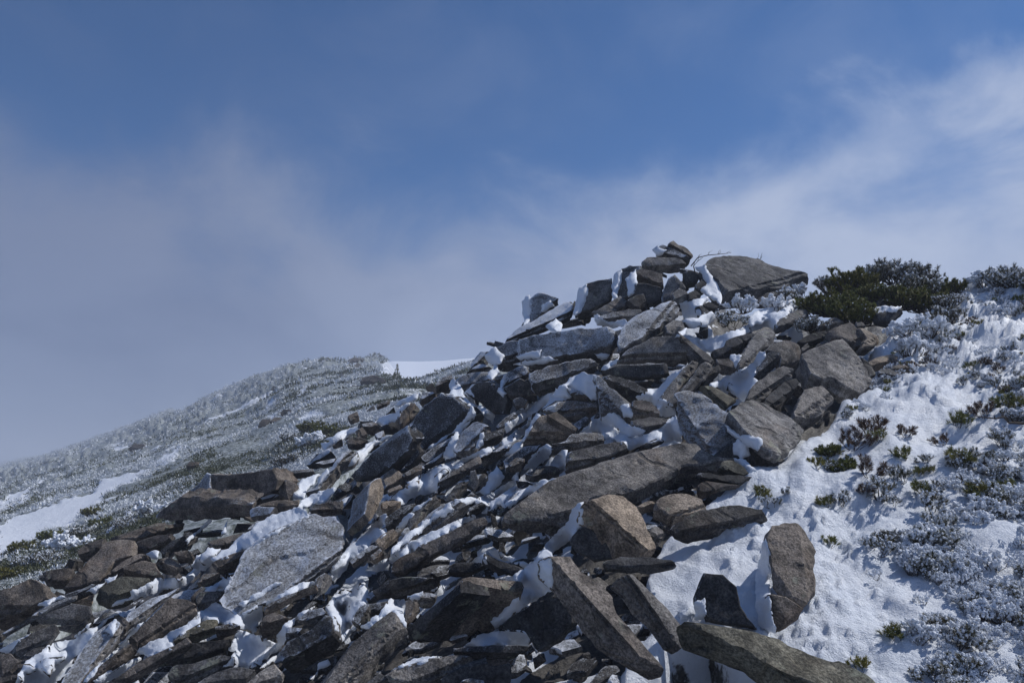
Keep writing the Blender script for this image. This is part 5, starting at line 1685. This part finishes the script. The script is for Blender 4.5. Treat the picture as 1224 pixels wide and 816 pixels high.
# ------------------------------------------------------------------ hillside: boulders, scrub, small tree
HB = [('X', '612,215 625,190 690,178 745,195 770,232 700,245 630,245', 'b', 'large brown boulder in front of the snowy ridge'),
      ('X', '545,270 570,235 610,240 600,265', 'd', 'dark stone left of the large brown boulder'),
      ('X', '165,395 180,372 232,372 230,398 190,415', 'b', 'brown boulder lying among frosted scrub on the hillside'),
      ('X', '40,465 60,425 110,425 105,465 65,472', 'b', 'brown boulder left of another on the hillside'),
      ('X', '105,440 130,415 180,418 165,445', 'b', 'flat stone between two hillside boulders'),
      ('X', '545,95 575,75 640,90 600,120 570,115', 'b', 'rock outcrop just under the hill crest'),
      ('X', '570,140 600,105 625,125 605,142', 'g', 'small grey stone below the crest outcrop'),
      ('X', '700,350 740,325 800,318 760,345', 'b', 'low brown stone at the edge of the upper scree'),
      ('X', '650,375 690,350 700,370 670,388', 'd', 'dark stone where hillside meets the upper scree'),
      ('X', '355,560 390,510 430,510 420,540', 'b', 'brown stone half buried in shrubs above the wall block'),
      ('Y', '1048,170 1065,145 1120,150 1110,185 1060,190', 'b', 'brown hillside stone left of the wall block'),
      ('Y', '720,70 760,45 820,50 800,75', 'b', 'faint brown stone high on the hill shoulder'),
      ('X', '110,260 125,235 150,250 140,265', 'd', 'dark speck of rock on the frosted hillside'),
      ('X', '490,185 510,165 525,180 510,195', 'g', 'tiny grey stone below the crest scrub'),
      ('X', '710,80 725,62 750,72 740,85', 'g', 'grey stone on the crest beside the snow'),
      ('X', '1030,240 1080,190 1130,175 1120,230 1060,250', 'b', 'brown stone where the scree meets the scrub skyline')]
for crop, pts, tint, lab in HB:
    make_rock('boulder', poly(crop, pts), r.uniform(-10, 20), 35, 12, .01, tint, .1, lab, depth=far, group='boulders on the far hillside', fine=3.0)

# scrub as one mass
N = 52000
xs = rng.uniform(-120, 640, N)
xs[:14000] = rng.uniform(330, 575, 14000)
silv = np.interp(xs, SIL[:, 0], SIL[:, 1])
hi = np.interp(xs, FSK[:, 0], FSK[:, 1])
ys = hi + (silv + 22 - hi) * rng.uniform(0, 1, N) ** 0.9
midz = (xs > 340) & (ys > 455)
keep = np.ones(N, bool)
wob = fbm(np.c_[xs * .035, ys * .07, xs * 0], 1.0, 4, 61) * 9
for pg in HSTRIPS:
    keep &= ~(inside(xs, ys + wob, pg) & (edge_dist(xs, ys + wob, pg) > 1.0))
Dk = far(xs, ys)
Pk = unproj(xs, ys, Dk)
dens = fbm(Pk, 0.2, 3, 21)
stk = fbm(np.c_[Pk[:, 0] * 0.07 + Pk[:, 2] * 0.09, Pk[:, 1] * 0.07, Pk[:, 2] * 0.5 - Pk[:, 0] * 0.2], 1.0, 4, 8)
keep &= midz | (stk < 0.30 + 0.25 * rng.random(N)) & (rng.random(N) < np.clip(0.9 + dens, .25, 1))
midz = midz[keep]
xs, ys, Dk, Pk, dens = xs[keep], ys[keep], Dk[keep], Pk[keep], dens[keep]
n = len(xs)
L = 10
sz = (rng.uniform(2.0, 4.4, n) * (1 + 0.5 * np.clip((ys - 560) / 100, 0, 1)) * Dk / F)
sz *= 0.65 + 0.9 * np.clip(fbm(Pk, 0.9, 2, 51) + .45, 0, 1)
sz = np.where(midz, sz * 1.35, sz)
sz = np.minimum(sz, 1.3)
green = np.clip(fbm(Pk, 0.25, 4, 33) * 2.3 + 0.45 * np.clip((ys - 590) / 60, 0, 1) + 0.30 * ((xs > 370) & (xs < 470) & (ys > 490) & (ys < 540)) + .25 * ((xs > 480) & (ys < 490)), -1, 1)
ctr = rng.normal(0, 1, (n, L, 3))
ctr /= np.linalg.norm(ctr, axis=2, keepdims=True)
ctr *= rng.uniform(.25, 1, (n, L, 1)) ** .5
ctr[..., 2] = np.abs(ctr[..., 2]) * .75
C0 = Pk[:, None, :] + ctr * sz[:, None, None] * .8
dirs = ctr + rng.normal(0, .45, (n, L, 3)) + np.array([0, 0, .5])
dirs /= np.linalg.norm(dirs, axis=2, keepdims=True)
sd = np.cross(dirs, rng.normal(0, 1, (n, L, 3)))
sd /= np.linalg.norm(sd, axis=2, keepdims=True) + 1e-9
ln = sz[:, None, None] * rng.uniform(.25, .55, (n, L, 1))
wd = ln * rng.uniform(.16, .32, (n, L, 1))
tri = np.stack([C0 - sd * wd, C0 + sd * wd, C0 + dirs * ln + sd * wd * .4, C0 + dirs * ln - sd * wd * .4], 2)
VV = tri.reshape(-1, 3)
ff = np.arange(len(VV)).reshape(-1, 4)
tipv = np.stack([np.zeros((n, L)), np.zeros((n, L)), np.ones((n, L)), np.ones((n, L))], -1) * .45
tipv += (0.55 - green[:, None, None] * 0.75) + rng.uniform(-.25, .25, (n, L, 1)) + np.clip(-ctr[..., :1] * .35, -.3, .3)
o = link_np('alpine_scrub', VV, ff, M_SCRUB, {'tip': tipv.ravel()}, smooth=False)
tag(o, 'low frosted scrub covering the hillside behind the scree', 'scrub', kind='stuff')
print('scrub', n)

# a few nearer bushes along the left margin of the scree, each one its own plant
LEFT = [(12, 690, 40, 'G', 'green dwarf pine at the far left margin above the orange boulder'), (34, 676, 40, 'H', 'frosted pine right of the far left green one'),
        (58, 672, 44, 'H', 'frosted bush above the dark plate on the left'), (78, 660, 42, 'W', 'white rimed bush left of the brown slabs'),
        (30, 658, 38, 'G', 'olive bush on the edge of the lower snow strip'), (62, 645, 36, 'G', 'green bush in the middle of the left scrub band'),
        (96, 640, 34, 'H', 'grey green bush beside a small snow patch'), (122, 628, 32, 'G', 'green bush above the flat reddish slabs'),
        (150, 628, 34, 'H', 'dark frosted bush right of the long snow patch'), (176, 616, 34, 'W', 'whitened bush left of the wall block base'),
        (110, 615, 28, 'G', 'olive bush at the lower snow strip edge'), (345, 555, 38, 'H', 'frosted shrub above the wall block top'),
        (372, 535, 34, 'W', 'spiky rimed shrub left of the tilted dark slab'), (392, 520, 40, 'G', 'green shrub patch beside the small brown stones'),
        (372, 515, 36, 'G', 'dark green creeping shrub on the middle hillside'), (350, 528, 32, 'H', 'grey shrub left of the creeping green patch')]
for (x, y, wpx, kd, lab) in LEFT:
    D = float(far(np.array([float(x)]), np.array([float(y)]))[0])
    loc = Vector(unproj(np.array([float(x)]), np.array([float(y)]), np.array([D]))[0]) - Vector((0, 0, .05))
    place_shrub('frosted_shrub' if kd == 'W' else 'dwarf_pine', r.choice(KINDS_[kd]), loc, wpx * D / F, r.uniform(0, 6.28), lab, 'shrub', 'bushes along the left margin of the scree')


def conifer(x, y, hpx, label):
    rr = random.Random(3)
    D = float(far(np.array([float(x)]), np.array([float(y)]))[0])
    base = Vector(unproj(np.array([float(x)]), np.array([float(y)]), np.array([D]))[0])
    H = hpx * D / F
    root = bpy.data.objects.new('fir_tree', None)
    root.location = base
    COL.objects.link(root)
    tag(root, label, 'tree')
    verts, faces = [], []
    tube([Vector((0, 0, -.1)), Vector((0.02, 0, H * .5)), Vector((0, 0, H))], [H * .04, H * .025, H * .008], verts, faces, 6)
    link('trunk', verts, faces, M_STEM, parent=root)
    NV, NF, NT_ = [], [], []
    for k in range(170):
        t = rr.uniform(.05, 1) ** 1.15
        an = rr.uniform(0, 6.28)
        rad = H * .27 * max(.03, 1.0 - t) * rr.uniform(.3, 1.15)
        c = Vector((math.cos(an) * rad, math.sin(an) * rad, H * t - rad * .15))
        tuft(c, Vector((math.cos(an), math.sin(an), .5)).normalized(), H * (.085 - .05 * t), 12, rr, NV, NF, NT_, H * .014)
    me = bpy.data.meshes.new('crown')
    me.from_pydata([tuple(v) for v in NV], [], NF)
    me.materials.append(M_GREEN)
    at = me.attributes.new('tip', 'FLOAT', 'POINT')
    at.data.foreach_set('value', NT_)
    c = bpy.data.objects.new('crown', me)
    c.parent = root
    COL.objects.link(c)


conifer(474.5, 453, 18, 'small lone fir in front of the smooth snow ridge')
conifer(458.5, 452, 8, 'very small seedling fir left of the lone fir')
D = float(far(np.array([388.0]), np.array([432.0]))[0])
loc = Vector(unproj(np.array([388.0]), np.array([434.0]), np.array([D]))[0])
place_shrub('dwarf_pine', V_GREEN[1], loc, 17 * D / F, 1.0, 'rounded dark bush standing on the hill crest', 'shrub')

# ------------------------------------------------------------------ drifting fog
mh = bpy.data.materials.new('haze')
mh.use_nodes = True
th_ = NT(mh.node_tree)
pvn = th_.n('ShaderNodeVolumePrincipled')
pvn.inputs['Color'].default_value = (0.70, 0.77, 0.91, 1)
pvn.inputs['Density'].default_value = HAZE
pvn.inputs['Anisotropy'].default_value = 0.0
oo = th_.n('ShaderNodeOutputMaterial')
th_.put(oo.inputs['Volume'], pvn.outputs[0])
x0, x1, y0, y1, z0, z1 = -1510, 1510, -310, 2510, -75, 34
vb = [(x, y, z) for z in (z0, z1) for y in (y0, y1) for x in (x0, x1)]
fb = [(0, 2, 3, 1), (4, 5, 7, 6), (0, 1, 5, 4), (2, 6, 7, 3), (0, 4, 6, 2), (1, 3, 7, 5)]
hz = link('haze', vb, fb, mh, smooth=False)
tag(hz, 'thin fog drifting over the mountain slope', 'fog', kind='stuff')
